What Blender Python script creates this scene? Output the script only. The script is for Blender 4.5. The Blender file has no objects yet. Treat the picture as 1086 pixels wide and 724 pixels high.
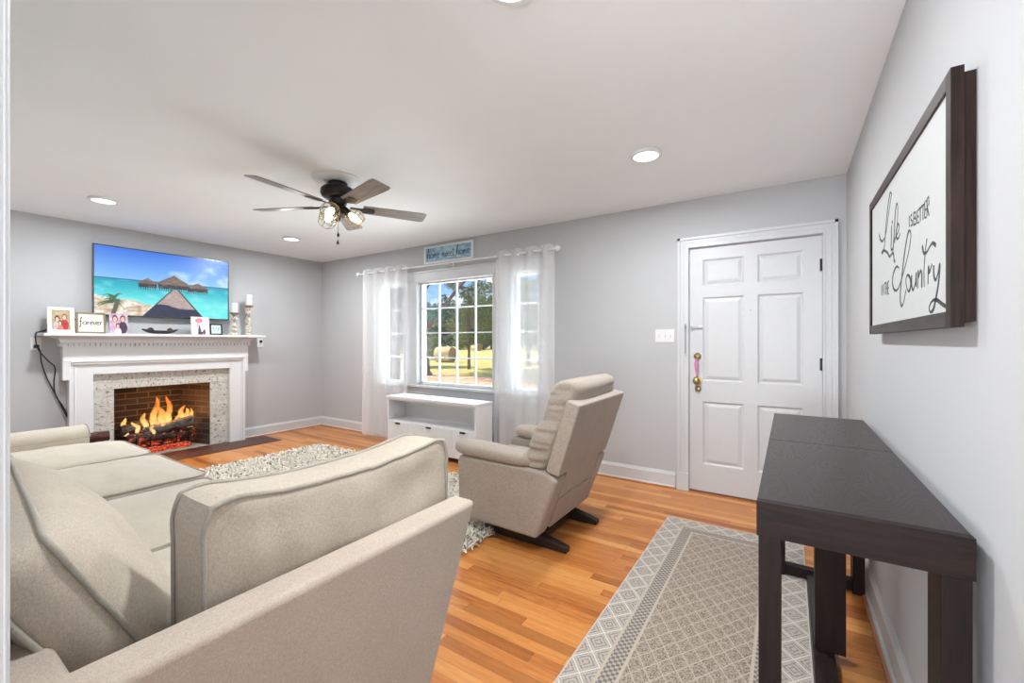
import bpy, math, random
import numpy as np
from mathutils import Vector, Matrix, noise
C = bpy.context.scene
COL = C.collection
R = math.radians
random.seed(7)

# ---------------------------------------------------------------- camera, world, lights, exposure
cam_d = bpy.data.cameras.new('camera'); cam = bpy.data.objects.new('camera', cam_d); COL.objects.link(cam)
cam_d.sensor_width = 36.0; cam_d.sensor_fit = 'HORIZONTAL'; cam_d.lens = 452.0 / 1086.0 * 36.0
cam_d.clip_start = 0.02; cam_d.clip_end = 600
cam.location = (0, 0, 1.252); cam.rotation_euler = (R(90), 0, R(33))
C.camera = cam

W = bpy.data.worlds.new('sky'); C.world = W; W.use_nodes = True
nt = W.node_tree; nt.nodes.clear()
wo = nt.nodes.new('ShaderNodeOutputWorld'); bg = nt.nodes.new('ShaderNodeBackground')
tc = nt.nodes.new('ShaderNodeTexCoord'); mp = nt.nodes.new('ShaderNodeMapping')
mp.inputs['Scale'].default_value = (2.2, 2.2, 7.0)
ns = nt.nodes.new('ShaderNodeTexNoise'); ns.inputs['Scale'].default_value = 1.6; ns.inputs['Detail'].default_value = 6
cr = nt.nodes.new('ShaderNodeValToRGB'); cr.color_ramp.elements[0].position = 0.50; cr.color_ramp.elements[1].position = 0.68
cr.color_ramp.elements[0].color = (0.26, 0.47, 0.86, 1); cr.color_ramp.elements[1].color = (0.9, 0.93, 1.0, 1)
L = nt.links.new
L(tc.outputs['Generated'], mp.inputs['Vector']); L(mp.outputs[0], ns.inputs['Vector']); L(ns.outputs['Fac'], cr.inputs[0])
L(cr.outputs[0], bg.inputs[0]); bg.inputs[1].default_value = 1.15; L(bg.outputs[0], wo.inputs[0])

C.view_settings.view_transform = 'Standard'; C.view_settings.look = 'None'
C.view_settings.gamma = 1.0; C.view_settings.exposure = 0.37; C.view_settings.use_curve_mapping = False

def light(name, kind, loc, energy, color=(1, 1, 1), size=1.0, size_y=None, rot=(0, 0, 0), shape=None, spread=None):
    d = bpy.data.lights.new(name, kind); d.energy = energy; d.color = color
    if kind == 'AREA':
        d.size = size
        d.shape = shape or ('RECTANGLE' if size_y else 'SQUARE')
        if size_y: d.size_y = size_y
        if spread: d.spread = spread
    elif kind == 'POINT': d.shadow_soft_size = size
    elif kind == 'SUN': d.angle = size
    o = bpy.data.objects.new(name, d); COL.objects.link(o); o.location = loc; o.rotation_euler = rot
    return o
sun = light('sun', 'SUN', (0, 0, 20), 6.5, (1.0, 0.95, 0.86), 0.01)
sun.rotation_euler = Vector((0.80, 0.28, -0.95)).to_track_quat('-Z', 'Y').to_euler()
# daylight arriving at the three panes of the front window
light('window_daylight', 'AREA', (-3.3, 4.55, 1.15), 150, (0.84, 0.93, 1.0), 3.2, 1.9, (R(-108), 0, 0))
# unseen fill lamp added behind the camera, aimed up to brighten the ceiling
light('rear_room_fill', 'AREA', (-0.9, -2.5, 1.2), 225, (0.88, 0.95, 1.0), 2.4, 1.6, (R(132), 0, 0))
CANS = [(-4.81, 1.13), (-4.80, 2.73), (-0.76, 2.73), (-0.765, 1.165)]
for (x, y) in CANS:
    light('downlight', 'AREA', (x, y, 2.418), 21, (0.95, 0.98, 1.0), 0.15, shape='DISK')

# ---------------------------------------------------------------- node helpers
def S(r, g, b):
    f = lambda v: (v / 255.0 / 12.92) if v / 255.0 <= 0.04045 else ((v / 255.0 + 0.055) / 1.055) ** 2.4
    return (f(r), f(g), f(b), 1.0)

class N:
    """tiny wrapper: arithmetic on shader sockets"""
    def __init__(s, t, sock): s.t = t; s.s = sock
    def _m(s, op, *a):
        n = s.t.nodes.new('ShaderNodeMath'); n.operation = op
        for i, v in enumerate((s,) + a):
            if isinstance(v, N): s.t.links.new(v.s, n.inputs[i])
            else: n.inputs[i].default_value = float(v)
        return N(s.t, n.outputs[0])
    def __add__(s, o): return s._m('ADD', o)
    def __sub__(s, o): return s._m('SUBTRACT', o)
    def __mul__(s, o): return s._m('MULTIPLY', o)
    def __truediv__(s, o): return s._m('DIVIDE', o)
    def floor(s): return s._m('FLOOR')
    def fract(s): return s._m('FRACT')
    def abs(s): return s._m('ABSOLUTE')
    def gt(s, o): return s._m('GREATER_THAN', o)
    def lt(s, o): return s._m('LESS_THAN', o)
    def min(s, o): return s._m('MINIMUM', o)
    def max(s, o): return s._m('MAXIMUM', o)
    def sin(s): return s._m('SINE')
    def pow(s, o): return s._m('POWER', o)
    def inv(s): return s._m('MULTIPLY', -1.0) + 1.0

class Mat:
    def __init__(s, name, col=(0.8, 0.8, 0.8, 1), rough=0.6, metal=0.0, spec=0.5):
        s.m = bpy.data.materials.new(name); s.m.use_nodes = True; s.t = s.m.node_tree
        s.b = s.t.nodes['Principled BSDF']; s.out = s.t.nodes['Material Output']
        s.b.inputs['Base Color'].default_value = col; s.b.inputs['Roughness'].default_value = rough
        s.b.inputs['Metallic'].default_value = metal; s.b.inputs['Specular IOR Level'].default_value = spec
    def link(s, a, b): s.t.links.new(a.s if isinstance(a, N) else a, b)
    def pos(s, obj=True):
        n = s.t.nodes.new('ShaderNodeTexCoord') if obj else s.t.nodes.new('ShaderNodeNewGeometry')
        return n.outputs['Object'] if obj else n.outputs['Position']
    def xyz(s, vec):
        n = s.t.nodes.new('ShaderNodeSeparateXYZ'); s.link(vec, n.inputs[0]); return [N(s.t, o) for o in n.outputs]
    def vec(s, x, y, z):
        n = s.t.nodes.new('ShaderNodeCombineXYZ')
        for i, v in enumerate((x, y, z)):
            if isinstance(v, N): s.link(v, n.inputs[i])
            else: n.inputs[i].default_value = v
        return n.outputs[0]
    def noise(s, vec, scale=5, detail=3, rough=0.5, dist=0.0):
        n = s.t.nodes.new('ShaderNodeTexNoise'); s.link(vec, n.inputs['Vector']); n.inputs['Scale'].default_value = scale
        n.inputs['Detail'].default_value = detail; n.inputs['Roughness'].default_value = rough; n.inputs['Distortion'].default_value = dist
        return N(s.t, n.outputs['Fac'])
    def white(s, vec):
        n = s.t.nodes.new('ShaderNodeTexWhiteNoise'); s.link(vec, n.inputs['Vector']); return N(s.t, n.outputs['Value'])
    def scale(s, vec, sc):
        n = s.t.nodes.new('ShaderNodeMapping'); s.link(vec, n.inputs[0]); n.inputs['Scale'].default_value = sc; return n.outputs[0]
    def ramp(s, fac, stops):
        n = s.t.nodes.new('ShaderNodeValToRGB'); s.link(fac, n.inputs[0]); e = n.color_ramp.elements
        while len(e) < len(stops): e.new(0.5)
        for i, (p, c) in enumerate(stops): e[i].position = p; e[i].color = c
        return n.outputs[0]
    def mix(s, fac, a, b, mode='MIX'):
        n = s.t.nodes.new('ShaderNodeMix'); n.data_type = 'RGBA'; n.blend_type = mode
        if isinstance(fac, (int, float)): n.inputs[0].default_value = fac
        else: s.link(fac, n.inputs[0])
        for i, v in ((6, a), (7, b)):
            if isinstance(v, tuple): n.inputs[i].default_value = v
            else: s.link(v, n.inputs[i])
        return n.outputs[2]
    def col(s, c): s.link(c, s.b.inputs['Base Color']); return s
    def bump(s, h, strength=0.3, dist=0.002):
        n = s.t.nodes.new('ShaderNodeBump'); n.inputs['Strength'].default_value = strength; n.inputs['Distance'].default_value = dist
        s.link(h, n.inputs['Height']); s.link(n.outputs[0], s.b.inputs['Normal']); return s

def plain(name, col, rough=0.6, metal=0.0, var=0.04, sc=30.0, bump=0.0, spec=0.5):
    m = Mat(name, col, rough, metal, spec); p = m.pos()
    f = m.noise(p, sc, 3)
    k = lambda q: tuple(max(0.0, min(1.0, v * q)) for v in col[:3]) + (1,)
    m.col(m.ramp(f, [(0.3, k(1 - var)), (0.7, k(1 + var))]))
    if bump: m.bump(f, bump, 0.001)
    return m.m

def fabric(name, col, var=0.10, weave=420.0, bstr=0.35, slub=True):
    m = Mat(name, col, 0.92, spec=0.15); p = m.pos()
    a = m.noise(m.scale(p, (1.0, 0.22, 1.0)), weave, 2); b = m.noise(m.scale(p, (0.22, 1.0, 0.3)), weave, 2)
    big = m.noise(p, 9.0, 4)
    f = (a + b) * 0.5
    k = lambda q: tuple(min(1.0, v * q) for v in col[:3]) + (1,)
    c1 = m.ramp(f, [(0.36, k(1 - var * 1.6)), (0.64, k(1 + var))])
    c2 = m.ramp(big, [(0.3, (0.93, 0.93, 0.93, 1)), (0.7, (1, 1, 1, 1))])
    m.col(m.mix(1.0, c1, c2, 'MULTIPLY')); m.bump(f, bstr, 0.0012)
    m.b.inputs['Sheen Weight'].default_value = 0.15
    return m.m

def dark_wood(name, base, hi, axis='y', rough=0.33, spec=0.5):
    m = Mat(name, base, rough, spec=spec); p = m.pos()
    sc = {'y': (22, 1.6, 22), 'z': (22, 22, 1.6), 'x': (1.6, 22, 22)}[axis]
    f = m.noise(m.scale(p, sc), 1.6, 6, 0.6, 1.2); g = m.noise(m.scale(p, tuple(4 * v for v in sc)), 2.2, 3)
    m.col(m.ramp(f * 0.7 + g * 0.3, [(0.35, base), (0.5, tuple((a + b) / 2 for a, b in zip(base, hi))), (0.66, hi)]))
    m.bump(f * 0.6 + g * 0.5, 0.30, 0.0015)
    return m.m

# ---------------------------------------------------------------- mesh helpers
def tag(o, label=None, cat=None, group=None, kind=None):
    if label: o['label'] = label
    if cat: o['category'] = cat
    if group: o['group'] = group
    if kind: o['kind'] = kind
    return o
def thing(name, label, cat, loc=(0, 0, 0), group=None, rz=0.0):
    o = bpy.data.objects.new(name, None); COL.objects.link(o); o.location = loc; o.rotation_euler[2] = rz
    o.empty_display_size = 0.05
    return tag(o, label, cat, group)
def origin(p):
    v = Vector((0, 0, 0))
    while p is not None: v += p.location; p = p.parent
    return v

class MB:
    def __init__(s): s.v = []; s.f = []; s.smooth = False
    def add(s, vs, fs):
        o = len(s.v); s.v += [tuple(v) for v in vs]; s.f += [tuple(i + o for i in f) for f in fs]; return s
    def box(s, x0, x1, y0, y1, z0, z1):
        return s.add([(x0, y0, z0), (x1, y0, z0), (x1, y1, z0), (x0, y1, z0), (x0, y0, z1), (x1, y0, z1), (x1, y1, z1), (x0, y1, z1)],
                     [(0, 3, 2, 1), (4, 5, 6, 7), (0, 1, 5, 4), (1, 2, 6, 5), (2, 3, 7, 6), (3, 0, 4, 7)])
    def prism(s, pts, axis, a, b):
        """polygon pts in the two other axes, extruded along axis from a to b"""
        n = len(pts)
        def mk(p, t):
            return {'x': (t, p[0], p[1]), 'y': (p[0], t, p[1]), 'z': (p[0], p[1], t)}[axis]
        vs = [mk(p, a) for p in pts] + [mk(p, b) for p in pts]
        fs = [tuple(range(n)), tuple(range(2 * n - 1, n - 1, -1))] + [(i, i + n, (i + 1) % n + n, (i + 1) % n) for i in range(n)]
        return s.add(vs, fs)
    def tube(s, path, r, n=8, closed=False, caps=True):
        P = [Vector(p) for p in path]; m = len(P); rr = r if isinstance(r, (list, tuple)) else [r] * m
        vs = []; up = Vector((0, 0, 1)); last = None
        for i in range(m):
            a = P[i - 1] if (i > 0 or closed) else P[i]; b = P[(i + 1) % m] if (i < m - 1 or closed) else P[i]
            d = (b - a)
            d = d.normalized() if d.length > 1e-9 else Vector((0, 0, 1))
            if last is None:
                x = d.cross(up) if abs(d.dot(up)) < 0.95 else d.cross(Vector((1, 0, 0)))
            else:
                x = last - d * last.dot(d)
            x.normalize(); last = x; y = d.cross(x)
            for k in range(n):
                t = 2 * math.pi * k / n; vs.append(P[i] + (x * math.cos(t) + y * math.sin(t)) * rr[i])
        fs = []
        for i in range(m if closed else m - 1):
            j = (i + 1) % m
            for k in range(n): fs.append((i * n + k, i * n + (k + 1) % n, j * n + (k + 1) % n, j * n + k))
        if caps and not closed: fs += [tuple(range(n - 1, -1, -1)), tuple((m - 1) * n + k for k in range(n))]
        s.smooth = True
        return s.add(vs, fs)
    def lathe(s, prof, c=(0, 0, 0), n=32, axis='z'):
        vs = []
        for (r, z) in prof:
            for k in range(n):
                t = 2 * math.pi * k / n; a, b = r * math.cos(t), r * math.sin(t)
                v = {'z': (a, b, z), 'y': (a, z, -b), 'x': (z, a, b)}[axis]
                vs.append((c[0] + v[0], c[1] + v[1], c[2] + v[2]))
        m = len(prof); fs = [(i * n + k, i * n + (k + 1) % n, (i + 1) * n + (k + 1) % n, (i + 1) * n + k) for i in range(m - 1) for k in range(n)]
        fs += [tuple(range(n - 1, -1, -1)), tuple((m - 1) * n + k for k in range(n))]
        s.smooth = True
        return s.add(vs, fs)
    def xf(s, M):
        s.v = [tuple(M @ Vector(v)) for v in s.v]; return s
    def build(s, name, mat, parent=None, bevel=0.0, seg=2, smooth=None, kind=None, local=False, subd=0):
        me = bpy.data.meshes.new(name)
        o = bpy.data.objects.new(name, me); COL.objects.link(o)
        if parent is not None:
            o.parent = parent; off = Vector((0, 0, 0)) if local else origin(parent)
        elif local: off = Vector((0, 0, 0))
        else:
            a = np.array(s.v); off = Vector(((a[:, 0].min() + a[:, 0].max()) / 2, (a[:, 1].min() + a[:, 1].max()) / 2, a[:, 2].min())); o.location = off
        me.from_pydata([(v[0] - off.x, v[1] - off.y, v[2] - off.z) for v in s.v], [], s.f)
        me.materials.append(mat)
        sm = s.smooth if smooth is None else smooth
        if sm or bevel: me.polygons.foreach_set('use_smooth', [True] * len(me.polygons))
        me.validate(); me.update()
        if bevel:
            b = o.modifiers.new('bevel', 'BEVEL'); b.width = bevel; b.segments = seg; b.limit_method = 'ANGLE'; b.angle_limit = R(35); b.harden_normals = True
        if sm and not bevel: o.modifiers.new('crease', 'EDGE_SPLIT').split_angle = R(48)
        if subd: q = o.modifiers.new('sub', 'SUBSURF'); q.levels = subd; q.render_levels = subd
        if kind: o['kind'] = kind
        return o
def struct(name, mb, mat, parent=None, **k):
    o = mb.build(name, mat, parent, **k)
    if parent is None: o['kind'] = 'structure'
    return o
def box(*a): return MB().box(*a)

def catmull(pts, n=6):
    P = [np.array(p, float) for p in pts]; out = []
    for i in range(len(P) - 1):
        p0 = P[max(i - 1, 0)]; p1 = P[i]; p2 = P[i + 1]; p3 = P[min(i + 2, len(P) - 1)]
        for k in range(n):
            t = k / n
            out.append(tuple(0.5 * ((2 * p1) + (-p0 + p2) * t + (2 * p0 - 5 * p1 + 4 * p2 - p3) * t * t + (-p0 + 3 * p1 - 3 * p2 + p3) * t ** 3)))
    out.append(tuple(P[-1])); return out

def pickmat(name, rough=0.5, emit=0.0, spec=0.5):
    m = Mat(name, (1, 1, 1, 1), rough, spec=spec); a = m.t.nodes.new('ShaderNodeAttribute'); a.attribute_name = 'Col'
    if emit:
        m.b.inputs['Base Color'].default_value = (0.01, 0.01, 0.012, 1)
        m.link(a.outputs['Color'], m.b.inputs['Emission Color']); m.b.inputs['Emission Strength'].default_value = emit
    else: m.link(a.outputs['Color'], m.b.inputs['Base Color'])
    return m.m
def picture(name, o, ux, uy, nx, ny, fn, mat, parent, thick=0.004):
    """a flat picture panel: o = lower-left corner, ux / uy = edge vectors; fn(U,V) -> rgb 0..255 arrays"""
    o, ux, uy = np.array(o, float), np.array(ux, float), np.array(uy, float)
    U, V = np.meshgrid(np.linspace(0, 1, nx), np.linspace(0, 1, ny))
    P = o + U[..., None] * ux + V[..., None] * uy
    off = np.array(origin(parent)) if parent else np.zeros(3)
    vs = (P.reshape(-1, 3) - off); n = np.cross(ux, uy); n = n / np.linalg.norm(n)
    fs = [(j * nx + i, j * nx + i + 1, (j + 1) * nx + i + 1, (j + 1) * nx + i) for j in range(ny - 1) for i in range(nx - 1)]
    k = len(vs); cs = [0, nx - 1, nx * ny - 1, nx * (ny - 1)]
    back = vs[cs] - n * thick
    vs = np.vstack([vs, back])
    fs += [(k + 3, k + 2, k + 1, k)]
    ring = [[i for i in range(nx)], [j * nx + nx - 1 for j in range(ny)], [nx * ny - 1 - i for i in range(nx)], [(ny - 1 - j) * nx for j in range(ny)]]
    for e in range(4): fs.append(tuple(ring[e][::-1]) + (k + e, k + (e + 1) % 4))
    me = bpy.data.meshes.new(name); me.from_pydata([tuple(v) for v in vs], [], fs); me.materials.append(mat)
    rgb = fn(U, V).reshape(-1, 3) / 255.0
    lin = np.where(rgb <= 0.04045, rgb / 12.92, ((np.clip(rgb, 0, 1) + 0.055) / 1.055) ** 2.4)
    ca = me.color_attributes.new('Col', 'FLOAT_COLOR', 'POINT')
    full = np.ones((len(vs), 4)); full[:k, :3] = lin; full[k:, :3] = lin.mean(0)
    ca.data.foreach_set('color', full.ravel())
    ob = bpy.data.objects.new(name, me); COL.objects.link(ob); ob.parent = parent
    return ob
def vnoise(U, V, seed, fx, fy, octs=3):
    rng = np.random.RandomState(seed); out = np.zeros_like(U); amp = 1.0; tot = 0
    for o in range(octs):
        nx, ny = int(fx * 2 ** o) + 2, int(fy * 2 ** o) + 2; g = rng.rand(ny + 1, nx + 1)
        x = np.clip(U, 0, 0.9999) * (nx - 1); y = np.clip(V, 0, 0.9999) * (ny - 1); i = x.astype(int); j = y.astype(int)
        a = x - i; b = y - j; a = a * a * (3 - 2 * a); b = b * b * (3 - 2 * b)
        out += amp * ((g[j, i] * (1 - a) + g[j, i + 1] * a) * (1 - b) + (g[j + 1, i] * (1 - a) + g[j + 1, i + 1] * a) * b); tot += amp; amp *= 0.5
    return out / tot
def lerp(a, b, t): return a + (b - a) * np.clip(t, 0, 1)[..., None]
A3 = lambda *c: np.array(c, float)
def ribbon(mb, pts, w, nrm, lift=0.0):
    """flat brush stroke of width w (number or list) lying in the plane with normal nrm"""
    P = [Vector(p) for p in pts]; nrm = Vector(nrm); m = len(P); vs = []
    for i in range(m):
        d = (P[min(i + 1, m - 1)] - P[max(i - 1, 0)]).normalized(); s_ = d.cross(nrm).normalized()
        ww = w[i] if isinstance(w, list) else w
        for q in (P[i] + s_ * ww / 2, P[i] - s_ * ww / 2): vs += [q + nrm * (lift + 0.0006), q + nrm * lift]
    fs = []
    for i in range(m - 1):
        a, b = i * 4, (i + 1) * 4
        fs += [(a, b, b + 2, a + 2), (a + 1, a + 3, b + 3, b + 1), (a, a + 1, b + 1, b), (a + 2, b + 2, b + 3, a + 3)]
    fs += [(0, 2, 3, 1), (4 * m - 4, 4 * m - 3, 4 * m - 1, 4 * m - 2)]
    mb.add(vs, fs)

# ---------------------------------------------------------------- materials
def wall_mat(name, col):
    m = Mat(name, col, 0.75, spec=0.25); f = m.noise(m.pos(False), 260, 2); m.bump(f, 0.08, 0.0006)
    g = m.noise(m.pos(False), 1.1, 3)
    k = lambda q: tuple(v * q for v in col[:3]) + (1,)
    m.col(m.ramp(g, [(0.3, k(0.98)), (0.7, k(1.02))])); return m.m
M_wall = wall_mat('wall_grey', (0.500, 0.505, 0.515, 1))
M_ceil = wall_mat('ceiling_white', (0.89, 0.90, 0.91, 1))
M_trim = plain('trim_white', (0.60, 0.605, 0.615, 1), 0.38, var=0.01)
M_white = plain('painted_white', (0.78, 0.78, 0.79, 1), 0.42, var=0.01)
M_plastic = plain('white_plastic', (0.74, 0.74, 0.74, 1), 0.3, var=0.01)
M_black = plain('black_plastic', (0.012, 0.012, 0.013, 1), 0.4)
M_blackmetal = plain('dark_bronze_metal', (0.03, 0.028, 0.028, 1), 0.38, 0.7)
M_brass = plain('aged_brass', (0.42, 0.30, 0.13, 1), 0.28, 1.0)
M_steel = plain('brushed_nickel', (0.45, 0.44, 0.42, 1), 0.3, 1.0)
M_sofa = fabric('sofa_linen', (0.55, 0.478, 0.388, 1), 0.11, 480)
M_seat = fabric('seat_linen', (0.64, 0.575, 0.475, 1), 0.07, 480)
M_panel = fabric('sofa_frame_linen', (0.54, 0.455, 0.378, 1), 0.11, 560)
M_rec = fabric('recliner_linen', (0.43, 0.368, 0.310, 1), 0.13, 420)
M_pipe = fabric('piping_linen', (0.43, 0.39, 0.33, 1), 0.08, 420)
def tabletop_wood():
    m = Mat('espresso_wood', (0.02, 0.013, 0.011, 1), 0.3, spec=0.30); x, y, z = m.xyz(m.pos())
    w_ = m.noise(m.vec(x * 5.0, y * 1.3, z), 1.1, 2, 0.4); rings = ((x * 9.0 + w_ * 30.0) * 9.0).sin() * 0.5 + 0.5
    fine = m.noise(m.vec(x * 160.0, y * 9.0, z), 1.0, 3)
    m.col(m.ramp(rings * 0.35 + fine * 0.65, [(0.25, (0.008, 0.005, 0.004, 1)), (0.8, (0.030, 0.020, 0.018, 1))])); m.bump(rings * 0.25 + fine * 0.8, 0.25, 0.0010)
    m.link(rings * 0.06 + 0.30, m.b.inputs['Roughness']); return m.m
M_table = tabletop_wood()
M_tableleg = dark_wood('espresso_wood_upright', (0.010, 0.006, 0.006, 1), (0.022, 0.012, 0.010, 1), 'z', 0.5, 0.18)
M_tableapron = dark_wood('espresso_wood_crosswise', (0.010, 0.006, 0.006, 1), (0.026, 0.014, 0.012, 1), 'x', 0.5, 0.18)
M_frame = dark_wood('dark_stained_frame', (0.012, 0.008, 0.007, 1), (0.040, 0.022, 0.018, 1), 'z', 0.5, 0.15)
M_framex = dark_wood('dark_stained_frame_rail', (0.012, 0.008, 0.007, 1), (0.060, 0.040, 0.034, 1), 'y', 0.5, 0.35)
M_ink = plain('ink', (0.035, 0.037, 0.04, 1), 0.7)

def floor_material():
    m = Mat('oak_strip_floor', (0.5, 0.25, 0.1, 1), 0.30); p = m.pos(False); x, y, z = m.xyz(p)
    w = 0.0572; row = (y / w).floor(); off = m.white(m.vec(row, 3.3, 0)) * 7.0
    ln = 0.95; c = (x / ln + off); cell = c.floor(); rnd = m.white(m.vec(row, cell, 1.0)); rnd2 = m.white(m.vec(row, cell, 5.0))
    g1 = m.noise(m.vec(x * 1.6 + rnd * 40.0, y * 17.0, rnd * 9.0), 2.0, 6, 0.65, 1.6)
    g2 = m.noise(m.vec(x * 6.0 + rnd * 40.0, y * 220.0, rnd * 3.0), 1.5, 3)
    t = rnd * 0.50 + g1 * 0.75 + g2 * 0.28 - 0.24
    base = m.ramp(t, [(0.14, S(140, 78, 34)), (0.34, S(184, 112, 54)), (0.58, S(206, 136, 72)), (0.88, S(220, 158, 92))])
    dk = m.ramp(rnd2, [(0.0, (0.62, 0.52, 0.44, 1)), (0.07, (0.72, 0.64, 0.56, 1)), (0.14, (1, 1, 1, 1))])
    base = m.mix(1.0, base, dk, 'MULTIPLY')
    fy = (y / w).fract(); ed = ((fy - 0.5).abs()).gt(0.485); fx = c.fract(); ex = ((fx - 0.5).abs()).gt(0.4985)
    gap = ed.max(ex)
    m.col(m.mix(gap * 0.55, base, (0.14, 0.06, 0.025, 1)))
    m.bump(gap.inv() * 0.8 + g2 * 0.15, 0.25, 0.001)
    m.link(g1 * 0.12 + 0.24, m.b.inputs['Roughness'])
    return m.m
M_floor = floor_material()

def brick_mat(name, c1, c2, mortar, sx, sy, plane, bump=0.6, blotch=None, rough=0.85):
    m = Mat(name, c1, rough); x, y, z = m.xyz(m.pos(False))
    u, v = {'yz': (y, z), 'xz': (x, z), 'xy': (y, x)}[plane]
    n = m.t.nodes.new('ShaderNodeTexBrick'); m.link(m.vec(u, v, 0.0), n.inputs['Vector'])
    n.inputs['Scale'].default_value = 1.0; n.inputs['Brick Width'].default_value = sx; n.inputs['Row Height'].default_value = sy
    n.inputs['Mortar Size'].default_value = 0.006; n.inputs['Color1'].default_value = c1; n.inputs['Color2'].default_value = c2; n.inputs['Mortar'].default_value = mortar
    c = n.outputs['Color']; f = m.noise(m.pos(False), 45, 4, 0.7)
    if blotch:
        g = m.noise(m.scale(m.pos(False), (1, 0.6, 1.3) if sx > sy else (1, 1.5, 0.8)), 34, 3, 0.6)
        c = m.mix(m.ramp(g, [(0.575, (0, 0, 0, 1)), (0.66, (0.9, 0.9, 0.9, 1))]), c, blotch)
    c = m.mix(0.5, c, m.ramp(f, [(0.3, (0.5, 0.5, 0.5, 1)), (0.7, (1, 1, 1, 1))]), 'MULTIPLY')
    m.col(c); m.bump(N(m.t, n.outputs['Fac']).inv() * 0.6 + f * 0.5, bump, 0.006)
    return m.m

# ---------------------------------------------------------------- setting: shell
XL, XR, YB, H = -5.89, 0.343, 3.82, 2.44
struct('floor', box(-6.05, 0.5, -2.7, 4.0, -0.12, 0.0), M_floor)
struct('ceiling', box(-6.8, 0.6, -2.7, 4.1, H, H + 0.14), M_ceil)
w = MB()     # front wall with three window openings and the door
WX = [(-4.50, -4.11), (-3.88, -2.72), (-2.47, -2.15)]; DX = (-0.705, 0.208); WZ = (0.73, 1.985)
w.box(-6.05, WX[0][0], YB, 3.97, 0, H); w.box(WX[0][1], WX[1][0], YB, 3.97, 0, H); w.box(WX[1][1], WX[2][0], YB, 3.97, 0, H)
w.box(WX[2][1], DX[0], YB, 3.97, 0, H); w.box(DX[1], 0.5, YB, 3.97, 0, H); w.box(DX[0], DX[1], YB, 3.97, 2.035, H)
for a, b in WX: w.box(a, b, YB, 3.97, 0, WZ[0]); w.box(a, b, YB, 3.97, WZ[1], H)
struct('wall_back', w, M_wall)
FY0, FY1, FZ = 1.455, 2.325, 0.762
w = MB(); w.box(-6.05, XL, -0.05, FY0, 0, H); w.box(-6.05, XL, FY1, YB, 0, H); w.box(-6.05, XL, FY0, FY1, FZ, H)
struct('wall_left', w, M_wall)
struct('wall_right', box(XR, 0.5, -2.7, YB, 0, H), M_wall)
struct('wall_near', box(-6.05, -0.715, -0.05, 0.0845, 0, H), M_wall)
w = MB(); w.box(-3.2, 0.5, -2.7, -2.58, 0, H); w.box(-3.2, -3.05, -2.58, -0.05, 0, H)
struct('wall_rear_room', w, M_wall)
cs = MB(); cs.box(-0.715, -0.70, -0.06, 0.0885, 0, H); cs.box(-0.79, -0.712, 0.0845, 0.0905, 0, H)
cs.tube([(-0.703, 0.087, 0.0), (-0.703, 0.087, H)], 0.0035, 10)
struct('trim_1', cs, M_trim)

def baseboard(name, axis, fixed, sgn, a, b):
    """profile stands off the wall: sgn = direction into the room"""
    pr = [(0, 0), (0.030, 0), (0.030, 0.012), (0.024, 0.020), (0.017, 0.022), (0.017, 0.112), (0.011, 0.122), (0.006, 0.135), (0, 0.135)]
    mb = MB()
    if axis == 'y': mb.prism([(fixed + sgn * p, z) for p, z in pr], 'y', a, b)
    else: mb.prism([(fixed + sgn * p, z) for p, z in pr], 'x', a, b)
    return struct(name, mb, M_trim)
baseboard('baseboard_left', 'y', XL, 1, 2.715, YB - 0.001)
baseboard('baseboard_left_near', 'y', XL, 1, 0.09, 1.095)
baseboard('baseboard_right', 'y', XR, -1, -2.5, YB - 0.001)
baseboard('baseboard_back', 'x', YB, -1, XL, -0.81)
baseboard('baseboard_back_corner', 'x', YB, -1, 0.31, XR)
M_shoe = plain('shoe_mould_oak', S(176, 105, 60), 0.4)
struct('trim_2', MB().prism([(YB - 0.030, 0), (YB - 0.044, 0), (YB - 0.040, 0.010), (YB - 0.030, 0.014)], 'x', XL, -0.81), M_shoe)
struct('trim_3', MB().prism([(XL + 0.030, 0), (XL + 0.044, 0), (XL + 0.040, 0.010), (XL + 0.030, 0.014)], 'y', 2.715, YB), M_shoe)
struct('trim_4', MB().prism([(XR - 0.030, 0), (XR - 0.042, 0), (XR - 0.040, 0.010), (XR - 0.030, 0.014)], 'y', -2.5, YB), M_shoe)

# ---------------------------------------------------------------- front door
def glassmat():
    m = Mat('window_glass'); t = m.t
    tr = t.nodes.new('ShaderNodeBsdfTransparent'); gl = t.nodes.new('ShaderNodeBsdfGlossy'); gl.inputs['Roughness'].default_value = 0.02
    mx = t.nodes.new('ShaderNodeMixShader'); fr = t.nodes.new('ShaderNodeFresnel'); fr.inputs[0].default_value = 1.35
    tr.inputs[0].default_value = (0.97, 0.985, 0.98, 1)
    m.link(fr.outputs[0], mx.inputs[0]); m.link(tr.outputs[0], mx.inputs[1]); m.link(gl.outputs[0], mx.inputs[2]); m.link(mx.outputs[0], m.out.inputs[0])
    return m.m
M_glass = glassmat()
door = MB(); dy0, dy1 = 3.835, 3.875
px = [(-0.60, -0.30), (-0.205, 0.090)]; pz = [(0.235, 0.755), (0.925, 1.618), (1.712, 1.930)]
xs = [DX[0] + 0.004, px[0][0], px[0][1], px[1][0], px[1][1], DX[1] - 0.004]; zs = [0.012, pz[0][0], pz[0][1], pz[1][0], pz[1][1], pz[2][0], pz[2][1], 2.028]
for i in (0, 2, 4): door.box(xs[i], xs[i + 1], dy0, dy1, zs[0], zs[-1])
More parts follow.
